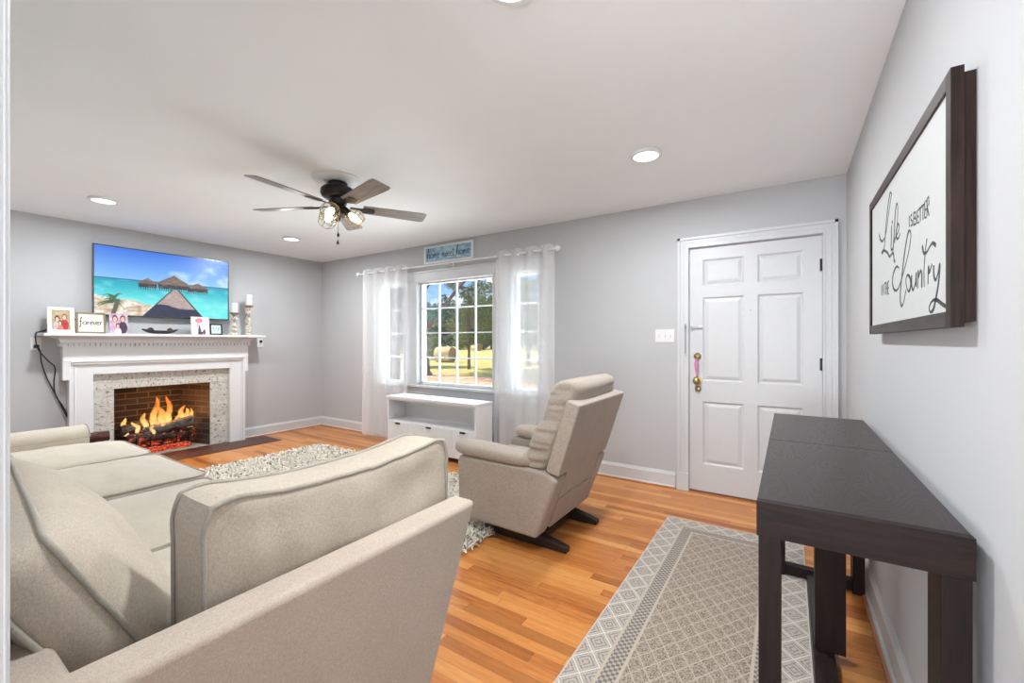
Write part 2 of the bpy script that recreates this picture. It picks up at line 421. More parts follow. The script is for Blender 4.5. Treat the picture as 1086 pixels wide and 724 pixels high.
for a, b in px:
    for j in (0, 2, 4, 6): door.box(a, b, dy0, dy1, zs[j], zs[j + 1])
    for c, d in pz:
        # sloped sticking, recess, then raised field
        def ringq(x0, x1, z0, z1, y, X0, X1, Z0, Z1, Y):
            door.add([(x0, y, z0), (x1, y, z0), (x1, y, z1), (x0, y, z1), (X0, Y, Z0), (X1, Y, Z0), (X1, Y, Z1), (X0, Y, Z1)],
                     [(0, 1, 5, 4), (1, 2, 6, 5), (2, 3, 7, 6), (3, 0, 4, 7)])
        e = 0.012; q = 0.016; r_ = 0.040
        ringq(a, b, c, d, dy0, a + e, b - e, c + e, d - e, dy0 + 0.012)
        ringq(a + e, b - e, c + e, d - e, dy0 + 0.012, a + q, b - q, c + q, d - q, dy0 + 0.012)
        ringq(a + q, b - q, c + q, d - q, dy0 + 0.012, a + r_, b - r_, c + r_, d - r_, dy0 + 0.004)
        door.box(a + r_, b - r_, dy0 + 0.004, dy1, c + r_, d - r_)
D1 = struct('door_1', door, M_trim)
def dpart(name, mb, m, lab=None, **k):
    o = mb.build(name, m, D1, **k)
    if lab: o['label'] = lab
    return o
dpart('deadbolt', MB().lathe([(0.0, 3.800), (0.012, 3.802), (0.016, 3.812), (0.028, 3.822), (0.030, 3.835)], (-0.640, 0, 1.129), 24, 'y'), M_brass, 'aged brass deadbolt')
kn = MB().lathe([(0.0, 3.770), (0.020, 3.772), (0.029, 3.784), (0.027, 3.798), (0.013, 3.808), (0.012, 3.822), (0.034, 3.826), (0.036, 3.835)], (-0.640, 0, 0.925), 24, 'y')
dpart('door_knob', kn, M_brass, 'round aged brass knob')
dpart('lower_latch', MB().lathe([(0.0, 3.808), (0.014, 3.810), (0.022, 3.822), (0.024, 3.835)], (-0.636, 0, 0.857), 20, 'y'), M_brass)
dpart('security_latch', MB().box(-0.690, -0.605, 3.822, 3.835, 1.360, 1.378).box(-0.690, -0.675, 3.812, 3.824, 1.356, 1.382), M_steel, bevel=0.002)
for zc in (0.24, 1.085, 1.81):
    dpart('hinge', MB().tube([(0.206, 3.828, zc - 0.045), (0.206, 3.828, zc + 0.045)], 0.007, 10).box(0.190, 0.206, 3.831, 3.8345, zc - 0.045, zc + 0.045), M_blackmetal, 'black hinge')
dpart('peephole', MB().lathe([(0.0, 3.828), (0.006, 3.829), (0.007, 3.835)], (-0.253, 0, 1.50), 14, 'y'), M_steel)
sw = box(DX[0] - 0.0, DX[1], 3.83, 3.96, 0.0, 0.011)
dpart('threshold', sw, plain('threshold_wood', S(120, 78, 50), 0.5))
cas = MB()
def casing(mb, x0, x1, ztop, zbot, wd, y):
    for s_, x in ((-1, x0), (1, x1)):
        a, b = (x - wd, x) if s_ < 0 else (x, x + wd)
        mb.box(a, b, y - 0.016, y, zbot, ztop + wd)
        oa, ob = (a, a + 0.022) if s_ < 0 else (b - 0.022, b)
        mb.box(oa, ob, y - 0.026, y - 0.014, zbot, ztop + wd)
        ia, ib = (x - 0.014, x) if s_ < 0 else (x, x + 0.014)
        mb.box(ia, ib, y - 0.021, y - 0.014, zbot, ztop + 0.014)
        mc = (a + b) / 2; mb.box(mc - 0.008, mc + 0.008, y - 0.019, y - 0.014, zbot, ztop + wd / 2)
    mb.box(x0, x1, y - 0.016, y, ztop, ztop + wd); mb.box(x0 - wd, x1 + wd, y - 0.026, y - 0.014, ztop + wd - 0.022, ztop + wd)
    mb.box(x0, x1, y - 0.021, y - 0.014, ztop, ztop + 0.014); mb.box(x0 - wd / 2, x1 + wd / 2, y - 0.019, y - 0.014, ztop + wd / 2 - 0.008, ztop + wd / 2 + 0.008)
casing(cas, DX[0], DX[1], 2.035, 0.0, 0.088, YB)
for s_, a in ((0, DX[0] - 0.092), (0, DX[1] - 0.002)): cas.box(a, a + 0.094, YB - 0.029, YB, 0, 0.15)
cas.box(DX[0], DX[0] + 0.003, YB, 3.96, 0, 2.035); cas.box(DX[1] - 0.003, DX[1], YB, 3.96, 0, 2.035); cas.box(DX[0], DX[1], YB, 3.96, 2.031, 2.035)
struct('trim_5', cas, M_trim, bevel=0.002)
lo = struct('door_2', box(DX[0] - 0.05, DX[1] + 0.05, 3.96, 3.972, 0, 2.06), M_white)     # outer storm door skin that shuts the opening
ch = MB(); ch.tube([(-0.728, 3.786, 1.385), (-0.728, 3.783, 1.30), (-0.726, 3.783, 1.22), (-0.728, 3.786, 1.15)], 0.0035, 6)
ch.box(-0.735, -0.721, 3.788, 3.796, 1.365, 1.40)
for i in range(16): ch.box(-0.7325, -0.7235, 3.779, 3.788, 1.155 + i * 0.0145, 1.161 + i * 0.0145)
tag(ch.build('door_chain', M_steel, smooth=False), 'small steel chain hanging on the white casing beside the front door', 'door chain')
ld = MB(); pth = catmull([(-0.640, 3.797, 1.115), (-0.652, 3.800, 1.07), (-0.648, 3.802, 1.02), (-0.642, 3.803, 0.985)], 5)
ribbon(ld, pth, 0.013, (0, -1, 0)); ribbon(ld, catmull([(-0.640, 3.797, 1.115), (-0.634, 3.800, 1.07), (-0.636, 3.802, 1.02), (-0.642, 3.803, 0.985)], 5), 0.010, (0, -1, 0))
ld.box(-0.646, -0.638, 3.798, 3.804, 0.955, 0.99)
tag(ld.build('key_lanyard', plain('pink_ribbon', S(205, 120, 165), 0.7)), 'pink key lanyard hanging from the brass deadbolt of the front door', 'lanyard')

# light switch
t = thing('light_switch', 'white three-gang light switch plate on grey wall left of front door', 'light switch', (-0.90, YB - 0.003, 1.30))
box(-0.981, -0.819, YB - 0.006, YB, 1.245, 1.358).build('switch_plate', M_plastic, t, bevel=0.002)
for xx in (-0.946, -0.900, -0.854): box(xx - 0.005, xx + 0.005, YB - 0.014, YB - 0.005, 1.292, 1.312).build('toggle', M_plastic, t, bevel=0.001)

# ---------------------------------------------------------------- windows
M_muntin = plain('window_sash_white', (0.80, 0.81, 0.83, 1), 0.4, var=0.01)
for i, ((a, b), (nc, nr)) in enumerate(zip(WX, ((1, 4), (4, 4), (1, 4)))):
    f = MB(); y0, y1 = 3.865, 3.905; z0, z1 = WZ; fw = 0.022
    f.box(a, a + fw, y0, y1, z0, z1); f.box(b - fw, b, y0, y1, z0, z1); f.box(a + fw, b - fw, y0, y1, z0, z0 + fw); f.box(a + fw, b - fw, y0, y1, z1 - fw, z1)
    wd = struct('window_%d' % (i + 1), f, M_muntin, bevel=0.002)
    g = MB(); aa, bb, cc, dd = a + fw, b - fw, z0 + fw, z1 - fw
    for k in range(1, nc): xx = aa + (bb - aa) * k / nc; g.box(xx - 0.0065, xx + 0.0065, 3.872, 3.898, cc, dd)
    for k in range(1, nr): zz = cc + (dd - cc) * k / nr; g.box(aa, bb, 3.873, 3.897, zz - 0.0065, zz + 0.0065)
    g.build('muntins', M_muntin, wd)
    box(aa, bb, 3.883, 3.887, cc, dd).build('pane', M_glass, wd)
tr = MB(); y = YB
tr.box(-4.62, -4.50, y - 0.018, y, 0.70, 2.0); tr.box(-4.11, -3.88, y - 0.018, y, 0.70, 2.0); tr.box(-2.72, -2.47, y - 0.018, y, 0.70, 2.0); tr.box(-2.15, -2.03, y - 0.018, y, 0.70, 2.0)
for a, b in WX:
    tr.box(a - 0.018, a + 0.003, y - 0.026, y + 0.05, 0.717, 1.983); tr.box(b - 0.003, b + 0.018, y - 0.026, y + 0.05, 0.717, 1.983); tr.box(a - 0.018, b + 0.018, y - 0.026, y + 0.05, 1.982, 2.003)
tr.box(-4.62, -2.03, y - 0.018, y, 2.003, 2.115); tr.box(-4.64, -2.01, y - 0.030, y, 2.095, 2.118)
struct('trim_6', tr, M_trim, bevel=0.002)
st = MB(); st.box(-4.66, -1.99, y - 0.055, y + 0.05, 0.688, 0.716); st.box(-4.62, -2.03, y - 0.016, y, 0.605, 0.688)
struct('trim_7', st, M_trim, bevel=0.003)

# ---------------------------------------------------------------- curtain rod and curtains
t = thing('curtain_rod', 'thin white curtain rod with round finials above the window', 'curtain rod', (-3.35, 3.70, 2.155))
MB().tube([(-4.86, 3.70, 2.155), (-1.90, 3.70, 2.155)], 0.010, 12).build('rod', M_white, t)
for xx, sg in ((-4.86, -1), (-1.90, 1)):
    MB().lathe([(0.0, 0.052 * sg), (0.018, 0.048 * sg), (0.030, 0.030 * sg), (0.030, 0.016 * sg), (0.018, 0.002 * sg), (0.012, 0.0), (0.012, -0.02 * sg)], (xx, 3.70, 2.155), 20, 'x').build('finial', M_white, t)
for xx in (-4.78, -3.30, -1.98):
    MB().box(xx - 0.006, xx + 0.006, 3.70, YB, 2.139, 2.147).box(xx - 0.012, xx + 0.012, YB - 0.006, YB, 2.12, 2.18).build('bracket', M_white, t)
def sheer():
    m = Mat('sheer_white_voile'); t = m.t
    x, y_, z = m.xyz(m.pos(False))
    th = m.noise(m.vec(x * 1200.0, z * 8.0, 0.0), 1.0, 2)
    df = t.nodes.new('ShaderNodeBsdfDiffuse'); df.inputs[0].default_value = (0.92, 0.92, 0.93, 1)
    tl = t.nodes.new('ShaderNodeBsdfTranslucent'); tl.inputs[0].default_value = (0.95, 0.95, 0.95, 1)
    tp = t.nodes.new('ShaderNodeBsdfTransparent'); a = t.nodes.new('ShaderNodeMixShader'); a.inputs[0].default_value = 0.16
    b = t.nodes.new('ShaderNodeMixShader'); m.link(th * 0.22 + 0.44, b.inputs[0])
    m.link(df.outputs[0], a.inputs[1]); m.link(tl.outputs[0], a.inputs[2]); m.link(tp.outputs[0], b.inputs[1]); m.link(a.outputs[0], b.inputs[2]); m.link(b.outputs[0], m.out.inputs[0])
    return m.m
M_sheer = sheer()
def curtain(x0, x1, label, seed):
    t = thing('curtain', label, 'curtain', ((x0 + x1) / 2, 3.70, 0.012))
    nx, nz = 220, 40; rnd = random.Random(seed); ng = 8
    vs = []; ph = [rnd.uniform(0, 6.28) for _ in range(4)]
    for j in range(nz + 1):
        v = j / nz; z = 0.012 + v * 2.19
        for i in range(nx + 1):
            u = i / nx; lo_ = 1 - v
            x = x0 + (x1 - x0) * (u + 0.012 * lo_ * math.sin(9 * u + ph[0]))
            amp = 0.030 * (0.75 + 0.25 * v)
            yy = 3.70 + amp * math.cos(math.pi * ng * u) + 0.012 * lo_ * math.sin(23 * u + ph[1] + 1.5 * v) + 0.008 * math.sin(47 * u + ph[2]) * lo_
            vs.append((x, yy, z - (0.006 * math.cos(2 * math.pi * ng * u) if j == nz else 0)))
    fs = [(j * (nx + 1) + i, j * (nx + 1) + i + 1, (j + 1) * (nx + 1) + i + 1, (j + 1) * (nx + 1) + i) for j in range(nz) for i in range(nx)]
    mb = MB().add(vs, fs); mb.smooth = True; mb.build('panel', M_sheer, t)
    # stitched header and grommets
    for k in range(ng):
        u = (k + 0.5) / ng; x = x0 + (x1 - x0) * u
        tan = Vector(((x1 - x0), -0.030 * math.pi * ng * math.sin(math.pi * ng * u), 0)).normalized()
        ring = [Vector((x, 3.70, 2.155)) + (tan * math.cos(a) + Vector((0, 0, 1)) * math.sin(a)) * 0.021 for a in [2 * math.pi * q / 18 for q in range(18)]]
        MB().tube(ring, 0.004, 6, closed=True).build('grommet', M_steel, t)
curtain(-4.83, -3.97, 'sheer white curtain panel hanging left of the window, nearest the fireplace wall', 2)
curtain(-2.63, -1.92, 'sheer white curtain panel hanging at the right end of the window, behind the recliner', 5)

# home sweet home sign
def glyphs():
    o = [(0.95, 0.5), (0.7, 1.0), (0.2, 0.85), (0.05, 0.4), (0.35, 0.0), (0.85, 0.15), (0.95, 0.55), (0.8, 0.95)]
    return {
        'h': ([[(0, 0), (0.25, 1.2), (0.5, 2.3), (0.25, 2.3), (0.1, 1.0), (0.0, 0.0), (0.3, 0.8), (0.7, 1.0), (0.75, 0.5), (0.7, 0.0), (1.0, 0.1)]], 1.05),
        'o': ([o], 1.1), 'm': ([[(0, 0), (0.1, 1), (0.1, 0.5), (0.45, 1.0), (0.5, 0.0), (0.55, 0.6), (0.9, 1.0), (0.95, 0.2), (1.15, 0.05)]], 1.25),
        'e': ([[(0.05, 0.45), (0.6, 0.6), (0.65, 0.95), (0.3, 1.0), (0.08, 0.5), (0.3, 0.0), (0.8, 0.15)]], 0.85),
        's': ([[(0.1, 0.2), (0.5, 1.2), (0.45, 0.8), (0.6, 0.3), (0.3, 0.0), (0.05, 0.1)]], 0.75),
        'w': ([[(0.0, 1.0), (0.1, 0.1), (0.4, 0.1), (0.5, 0.9), (0.55, 0.1), (0.85, 0.1), (0.95, 1.0)]], 1.1),
        't': ([[(0.35, 1.9), (0.25, 0.8), (0.3, 0.05), (0.6, 0.1)], [(0.0, 1.3), (0.65, 1.4)]], 0.7),
        'f': ([[(0.5, 2.0), (0.65, 2.3), (0.35, 2.2), (0.3, 0.9), (0.2, -0.6), (0.0, -0.7), (0.05, -0.4)], [(0.0, 1.0), (0.6, 1.15)]], 0.75),
        'r': ([[(0.1, 1.0), (0.15, 0.5), (0.1, 0.0), (0.2, 0.7), (0.6, 1.0)]], 0.7),
        'v': ([[(0.0, 1.0), (0.35, 0.0), (0.75, 1.0)]], 0.8), ' ': ([], 0.7)}
G = glyphs()
def write(mb, text, o, ux, uz, h, wpx, nrm, width):
    tot = sum(G[c][1] for c in text); sx = width / tot; x = 0
    o, ux, uz = Vector(o), Vector(ux), Vector(uz)
    for c in text:
        for st_ in G[c][0]:
            pts = catmull(st_, 5); ribbon(mb, [o + ux * ((x + p[0]) * sx) + uz * (p[1] * h) for p in pts], wpx, nrm)
        x += G[c][1]
t = thing('wall_sign', 'blue and white home sweet home sign in a white frame above the window', 'sign', (-3.37, 3.80, 2.20))
f = MB()
for a in ((-3.75, -2.99, 2.195, 2.215), (-3.75, -2.99, 2.383, 2.403)): f.box(a[0], a[1], 3.793, YB, a[2], a[3])
f.box(-3.75, -3.725, 3.793, YB, 2.215, 2.383); f.box(-3.015, -2.99, 3.793, YB, 2.215, 2.383); f.build('sign_frame', M_white, t, bevel=0.002)
def bluewash(U, V):
    n1 = vnoise(U, V, 3, 10, 5, 4); n2 = vnoise(U, V, 9, 30, 10, 2)
    c = lerp(A3(120, 160, 182), A3(200, 222, 230), (n1 - 0.25) * 1.8); return lerp(c, A3(150, 178, 190), (n2 > 0.62) * 0.5)
picture('sign_board', (-3.725, 3.802, 2.215), (0.71, 0, 0), (0, 0, 0.168), 90, 24, bluewash, pickmat('blue_wash_board', 0.7), t)
lt = MB(); write(lt, 'home sweet home', (-3.70, 3.801, 2.262), (1, 0, 0), (0, 0, 1), 0.046, 0.0075, (0, -1, 0), 0.66); lt.build('lettering', plain('navy_paint', S(38, 78, 108), 0.7), t)

# ---------------------------------------------------------------- fireplace
M_wbrick = brick_mat('whitewashed_brick', S(226, 222, 212), S(214, 210, 200), S(212, 209, 202), 0.20, 0.068, 'yz', 0.8, S(112, 102, 92))
M_wbrickv = brick_mat('whitewashed_soldier_brick', S(226, 222, 212), S(214, 210, 200), S(212, 209, 202), 0.068, 0.165, 'yz', 0.8, S(112, 102, 92))
M_fbrick = brick_mat('sooty_firebrick', S(70, 58, 50), S(40, 34, 31), S(104, 94, 84), 0.21, 0.066, 'yz', 0.9)
M_fbrickx = brick_mat('sooty_firebrick_side', S(84, 70, 58), S(52, 42, 36), S(100, 88, 76), 0.21, 0.066, 'xz', 0.9)
M_hearth = brick_mat('hearth_brick', S(100, 62, 48), S(78, 48, 38), S(66, 48, 40), 0.10, 0.21, 'xy', 0.5, rough=0.45)
M_ash = plain('ash_concrete', S(168, 160, 148), 0.9, var=0.15, sc=18, bump=0.4)
FP = thing('fireplace', 'white painted fireplace mantel with dentil moulding around whitewashed brick surround', 'fireplace', (-5.86, 1.90, 0.0))
Y0, Y1 = 1.115, 2.695; IY0, IY1 = 1.288, 2.522; IZ = 0.925
fx = XL + 0.002
for nm, a, b in (('pilaster', Y0, IY0), ('pilaster', IY1, Y1)):
    m_ = MB(); m_.box(fx, -5.800, a, b, 0, 1.06)
    oa, ob = (a, a + 0.030) if a == Y0 else (b - 0.030, b)
    m_.box(-5.801, -5.788, oa, ob, 0, 1.02); o2, o3 = (a + 0.036, a + 0.048) if a == Y0 else (b - 0.048, b - 0.036)
    m_.box(-5.801, -5.794, o2, o3, 0, 1.00)
    m_.build(nm, M_white, FP, bevel=0.003)
m_ = MB(); m_.box(fx, -5.800, IY0, IY1, IZ, 1.06); m_.build('lintel', M_white, FP)
m_ = MB(); m_.box(fx, -5.782, 1.070, 2.725, 1.055, 1.205)                      # frieze
m_.box(fx, -5.784, 1.070, 1.125, 0.880, 1.055); m_.box(fx, -5.784, 2.670, 2.725, 0.880, 1.055)  # ears
m_.build('frieze', M_white, FP, bevel=0.003)
m_ = MB(); m_.prism([(-5.80, 1.018), (-5.776, 1.030), (-5.776, 1.040), (-5.765, 1.052), (-5.765, 1.062), (-5.80, 1.062)], 'y', 1.125, 2.670)
m_.build('bed_moulding', M_white, FP)
def crown(pr, a, b):   # profile (x out, z) wrapped round the three sides
    n = len(pr); vs = []
    for (dx, z) in pr: vs.append((fx, a - dx, z))
    for (dx, z) in pr: vs.append((-5.782 + dx, a - dx, z))
    for (dx, z) in pr: vs.append((-5.782 + dx, b + dx, z))
    for (dx, z) in pr: vs.append((fx, b + dx, z))
    fs = [(s_ * n + i, s_ * n + i + 1, (s_ + 1) * n + i + 1, (s_ + 1) * n + i) for s_ in range(3) for i in range(n - 1)]
    return MB().add(vs, fs)
cv = [(0.012, 1.238), (0.018, 1.240)] + [(0.018 + 0.092 * (1 - math.cos(t_ * math.pi / 2)), 1.240 + 0.062 * math.sin(t_ * math.pi / 2)) for t_ in [i / 8 for i in range(9)]] + [(0.118, 1.304), (0.0, 1.304)]
cmb = crown(cv, 1.070, 2.725); cmb.smooth = True; cmb.build('crown_moulding', M_white, FP)
m_ = MB(); m_.box(fx, -5.770, 1.058, 2.737, 1.200, 1.240)
k = 44
for i in range(k):
    yy = 1.058 + (2.737 - 1.058) * (i + 0.5) / k; m_.box(-5.771, -5.750, yy - 0.0125, yy + 0.0125, 1.206, 1.234)
for yy in (1.058, 2.737):
    for xx in (-5.865, -5.83, -5.795): m_.box(xx, xx + 0.02, yy - 0.012, yy + 0.012, 1.206, 1.234)
m_.build('dentil_strip', M_white, FP)
box(fx, -5.630, 0.922, 2.872, 1.304, 1.330).build('mantel_shelf', M_white, FP, bevel=0.005)
m_ = MB(); sx = -5.850
box(fx, sx, IY0, FY0, 0, IZ - 0.165).build('brick_jamb', M_wbrick, FP, bevel=0.003); box(fx, sx, FY1, IY1, 0, IZ - 0.165).build('brick_jamb', M_wbrick, FP, bevel=0.003)
m_ = MB(); m_.box(fx, sx, IY0, IY1, IZ - 0.163, IZ); m_.build('brick_lintel', M_wbrickv, FP, bevel=0.003)
# firebox, open to the room
bx, by0, by1, bz = -6.36, 1.56, 2.20, 0.86
m_ = MB(); m_.box(bx - 0.1, bx, by0 - 0.1, by1 + 0.1, 0, bz)
m_.build('firebox_back', M_fbrick, FP)
for ya, yb, s_ in ((FY0, by0, -1), (FY1, by1, 1)):
    m_ = MB(); m_.prism([(-5.852, ya), (bx, yb), (bx, yb + 0.08 * s_), (-5.89, ya + 0.10 * s_), (-5.89, ya), (-5.852, ya)][:5], 'z', 0.0, bz)
    m_.build('firebox_side', M_fbrickx, FP)
box(bx - 0.1, -5.89, FY0 - 0.1, FY1 + 0.1, bz, bz + 0.06).build('firebox_throat', M_fbrick, FP)
box(bx, -5.852, FY0, FY1, -0.05, 0.012).build('firebox_floor', M_ash, FP)
box(-5.850, -5.40, 0.90, 2.95, 0.0, 0.006).build('hearth', M_hearth, FP, bevel=0.002)

# logs, grate and fire
def barkmat(nm, a, b):
    m = Mat(nm, a, 0.95); p = m.pos(); f = m.noise(m.scale(p, (9, 2.0, 9)), 3.5, 5, 0.7, 0.8); e = m.noise(p, 26, 3, 0.6)
    m.col(m.ramp(f, [(0.35, a), (0.65, b)])); m.bump(f, 0.9, 0.01); return m, e, f
mm, e, f_ = barkmat('charred_bark', S(34, 27, 24), S(120, 112, 106)); M_log = mm.m
mm, e, f_ = barkmat('burning_bark', S(24, 18, 16), S(80, 66, 58))
mm.link(mm.ramp(e, [(0.55, (0, 0, 0, 1)), (0.64, (0.8, 0.07, 0.03, 1)), (0.76, (1.0, 0.35, 0.15, 1))]), mm.b.inputs['Emission Color']); mm.b.inputs['Emission Strength'].default_value = 0.5; M_logb = mm.m
def log(p0, p1, r, label, mat, seed):
    a, b = Vector(p0), Vector(p1); rn = random.Random(seed); n = 14; pts = []; rr = []
    for i in range(n + 1):
        q = a.lerp(b, i / n); pts.append(q + Vector((rn.uniform(-1, 1), rn.uniform(-1, 1), rn.uniform(-1, 1))) * r * 0.10); rr.append(r * (1 + rn.uniform(-0.14, 0.12)))
    tag(MB().tube(pts, rr, 14).build('fire_log', mat), label, 'log', 'logs burning in the fireplace')
log((-6.02, 1.60, 0.175), (-6.02, 2.21, 0.165), 0.062, 'lowest front log glowing red in the fireplace', M_logb, 1)
log((-6.05, 1.75, 0.235), (-5.96, 2.20, 0.315), 0.058, 'grey charred log slanting across the front of the fire', M_log, 2)
log((-6.14, 1.58, 0.27), (-6.20, 1.90, 0.33), 0.052, 'charred log at left back of the fire', M_log, 3)
log((-6.22, 1.70, 0.18), (-6.20, 2.12, 0.19), 0.060, 'dark log lying at the back under the flames', M_logb, 4)
g = MB()
for yy in [1.66, 1.78, 1.90, 2.02, 2.14]: g.tube([(-5.93, yy, 0.20), (-5.935, yy, 0.105), (-6.0, yy, 0.095), (-6.25, yy, 0.095)], 0.008, 6)
for xx in (-5.97, -6.22): g.tube([(xx, 1.60, 0.085), (xx, 2.20, 0.085)], 0.009, 6)
for xx in (-5.97, -6.22):
    for yy in (1.64, 2.16): g.tube([(xx, yy, 0.085), (xx, yy, 0.012)], 0.008, 6)
tag(g.build('fire_grate', M_blackmetal), 'black iron grate under the burning logs', 'grate')
em = Mat('glowing_embers', (0.02, 0.01, 0.01, 1), 0.9); e = em.noise(em.pos(), 38, 3, 0.7)
em.link(em.ramp(e, [(0.38, (0, 0, 0, 1)), (0.50, (0.9, 0.05, 0.02, 1)), (0.66, (1.0, 0.35, 0.12, 1))]), em.b.inputs['Emission Color']); em.b.inputs['Emission Strength'].default_value = 0.6
rn = random.Random(5); eb = MB()
for i in range(110):
    x, y, z = rn.uniform(-6.22, -5.94), rn.uniform(1.66, 2.16), rn.uniform(0.02, 0.07); s_ = rn.uniform(0.012, 0.03)
    vs = [(x + s_ * (-1) ** a * rn.uniform(0.6, 1), y + s_ * (-1) ** b * rn.uniform(0.6, 1), z + s_ * 0.8 * (-1) ** c * rn.uniform(0.6, 1)) for a in (0, 1) for b in (0, 1) for c in (0, 1)]
    eb.add(vs, [(0, 1, 3, 2), (4, 6, 7, 5), (0, 4, 5, 1), (2, 3, 7, 6), (0, 2, 6, 4), (1, 5, 7, 3)])
tag(eb.build('embers', em.m), 'bed of glowing red embers beneath the grate', 'embers', kind='stuff')
fm = Mat('flame'); tt = fm.t; x, y, z = fm.xyz(fm.pos(False))
nz = fm.noise(fm.scale(fm.pos(False), (1, 14, 5)), 3.0, 4, 0.6, 0.6)
lw = tt.nodes.new('ShaderNodeLayerWeight'); lw.inputs[0].default_value = 0.35
dens = (N(tt, lw.outputs['Facing']).inv()).pow(1.6) * (nz * 2.6 - 0.75)
hgt = (z - 0.22) * 2.6
ec = fm.ramp(hgt + nz * 0.4 - 0.1, [(0.0, (1.0, 0.82, 0.45, 1)), (0.45, (1.0, 0.55, 0.14, 1)), (0.9, (0.95, 0.22, 0.03, 1))])
es = tt.nodes.new('ShaderNodeEmission'); fm.link(ec, es.inputs[0]); es.inputs[1].default_value = 1.25
tp = tt.nodes.new('ShaderNodeBsdfTransparent'); mx = tt.nodes.new('ShaderNodeMixShader')
fm.link(dens.max(0.0).min(0.95), mx.inputs[0]); fm.link(tp.outputs[0], mx.inputs[1]); fm.link(es.outputs[0], mx.inputs[2]); fm.link(mx.outputs[0], fm.out.inputs[0])
fl = MB(); rn = random.Random(12)
def tongue(x, y, z, hh, r, lean):
    n = 12; pts = []; rr = []
    ph = rn.uniform(0, 6)
    for i in range(n + 1):
        s_ = i / n; pts.append((x + 0.012 * math.sin(5 * s_ + ph), y + lean * s_ * s_ + 0.022 * math.sin(7 * s_ + ph) * s_, z + hh * s_))
        rr.append(r * (0.55 + 1.1 * s_) * (1 - s_) ** 0.75 * 1.35 + 0.001)
    fl.tube(pts, rr, 10, caps=False)
for a in [(-6.10, 1.86, 0.26, 0.36, 0.036, 0.03), (-6.10, 2.00, 0.27, 0.35, 0.034, -0.01), (-6.12, 1.93, 0.25, 0.25, 0.05, 0.0), (-6.08, 1.78, 0.26, 0.19, 0.03, -0.03),
          (-6.06, 2.10, 0.27, 0.22, 0.035, 0.04), (-6.03, 2.17, 0.30, 0.12, 0.025, 0.03), (-6.0, 2.05, 0.30, 0.11, 0.02, 0.02), (-6.04, 1.70, 0.24, 0.13, 0.024, -0.04),
          (-6.0, 1.90, 0.24, 0.12, 0.03, 0.02), (-6.16, 2.24, 0.10, 0.34, 0.035, 0.02), (-6.15, 2.18, 0.28, 0.17, 0.03, 0.02), (-6.05, 1.96, 0.25, 0.16, 0.03, 0.04), (-6.2, 1.64, 0.2, 0.2, 0.03, -0.02),
          (-5.99, 1.98, 0.25, 0.08, 0.02, 0.03), (-5.98, 1.82, 0.22, 0.09, 0.02, -0.02)]: tongue(*a)
tag(fl.build('fire', fm.m), 'orange and yellow flames burning above the fireplace logs', 'fire', kind='stuff')
light('firelight', 'POINT', (-6.06, 1.92, 0.46), 7.0, (1.0, 0.42, 0.14), 0.07)
light('ember_glow', 'POINT', (-5.98, 2.15, 0.36), 1.6, (1.0, 0.42, 0.14), 0.05)

# firewood by the hearth
mm, e, f_ = barkmat('reddish_bark', S(52, 32, 28), S(112, 76, 64)); M_fw = mm.m
for i, (x, z, r, lab) in enumerate([(-5.31, 0.065, 0.055, 'bottom right split log of the dark stack beside the sofa arm'), (-5.43, 0.067, 0.057, 'bottom left split log of the dark stack beside the sofa arm'), (-5.37, 0.165, 0.054, 'middle split log of the dark stack beside the sofa arm'),
                                    (-5.34, 0.27, 0.052, 'upper split log of the dark stack beside the sofa arm'), (-5.36, 0.372, 0.050, 'topmost split log of the dark stack beside the sofa arm')]):
    a = Vector((x, 1.02 + 0.01 * i, z)); b = Vector((x + 0.01, 1.34 - 0.012 * i, z)); rn = random.Random(i); pts = []; rr = []
    for k in range(11): pts.append(a.lerp(b, k / 10)); rr.append(r * (1 + rn.uniform(-0.10, 0.02)))
    tag(MB().tube(pts, rr, 9).build('firewood_log', M_fw), lab, 'log', 'stacked firewood')

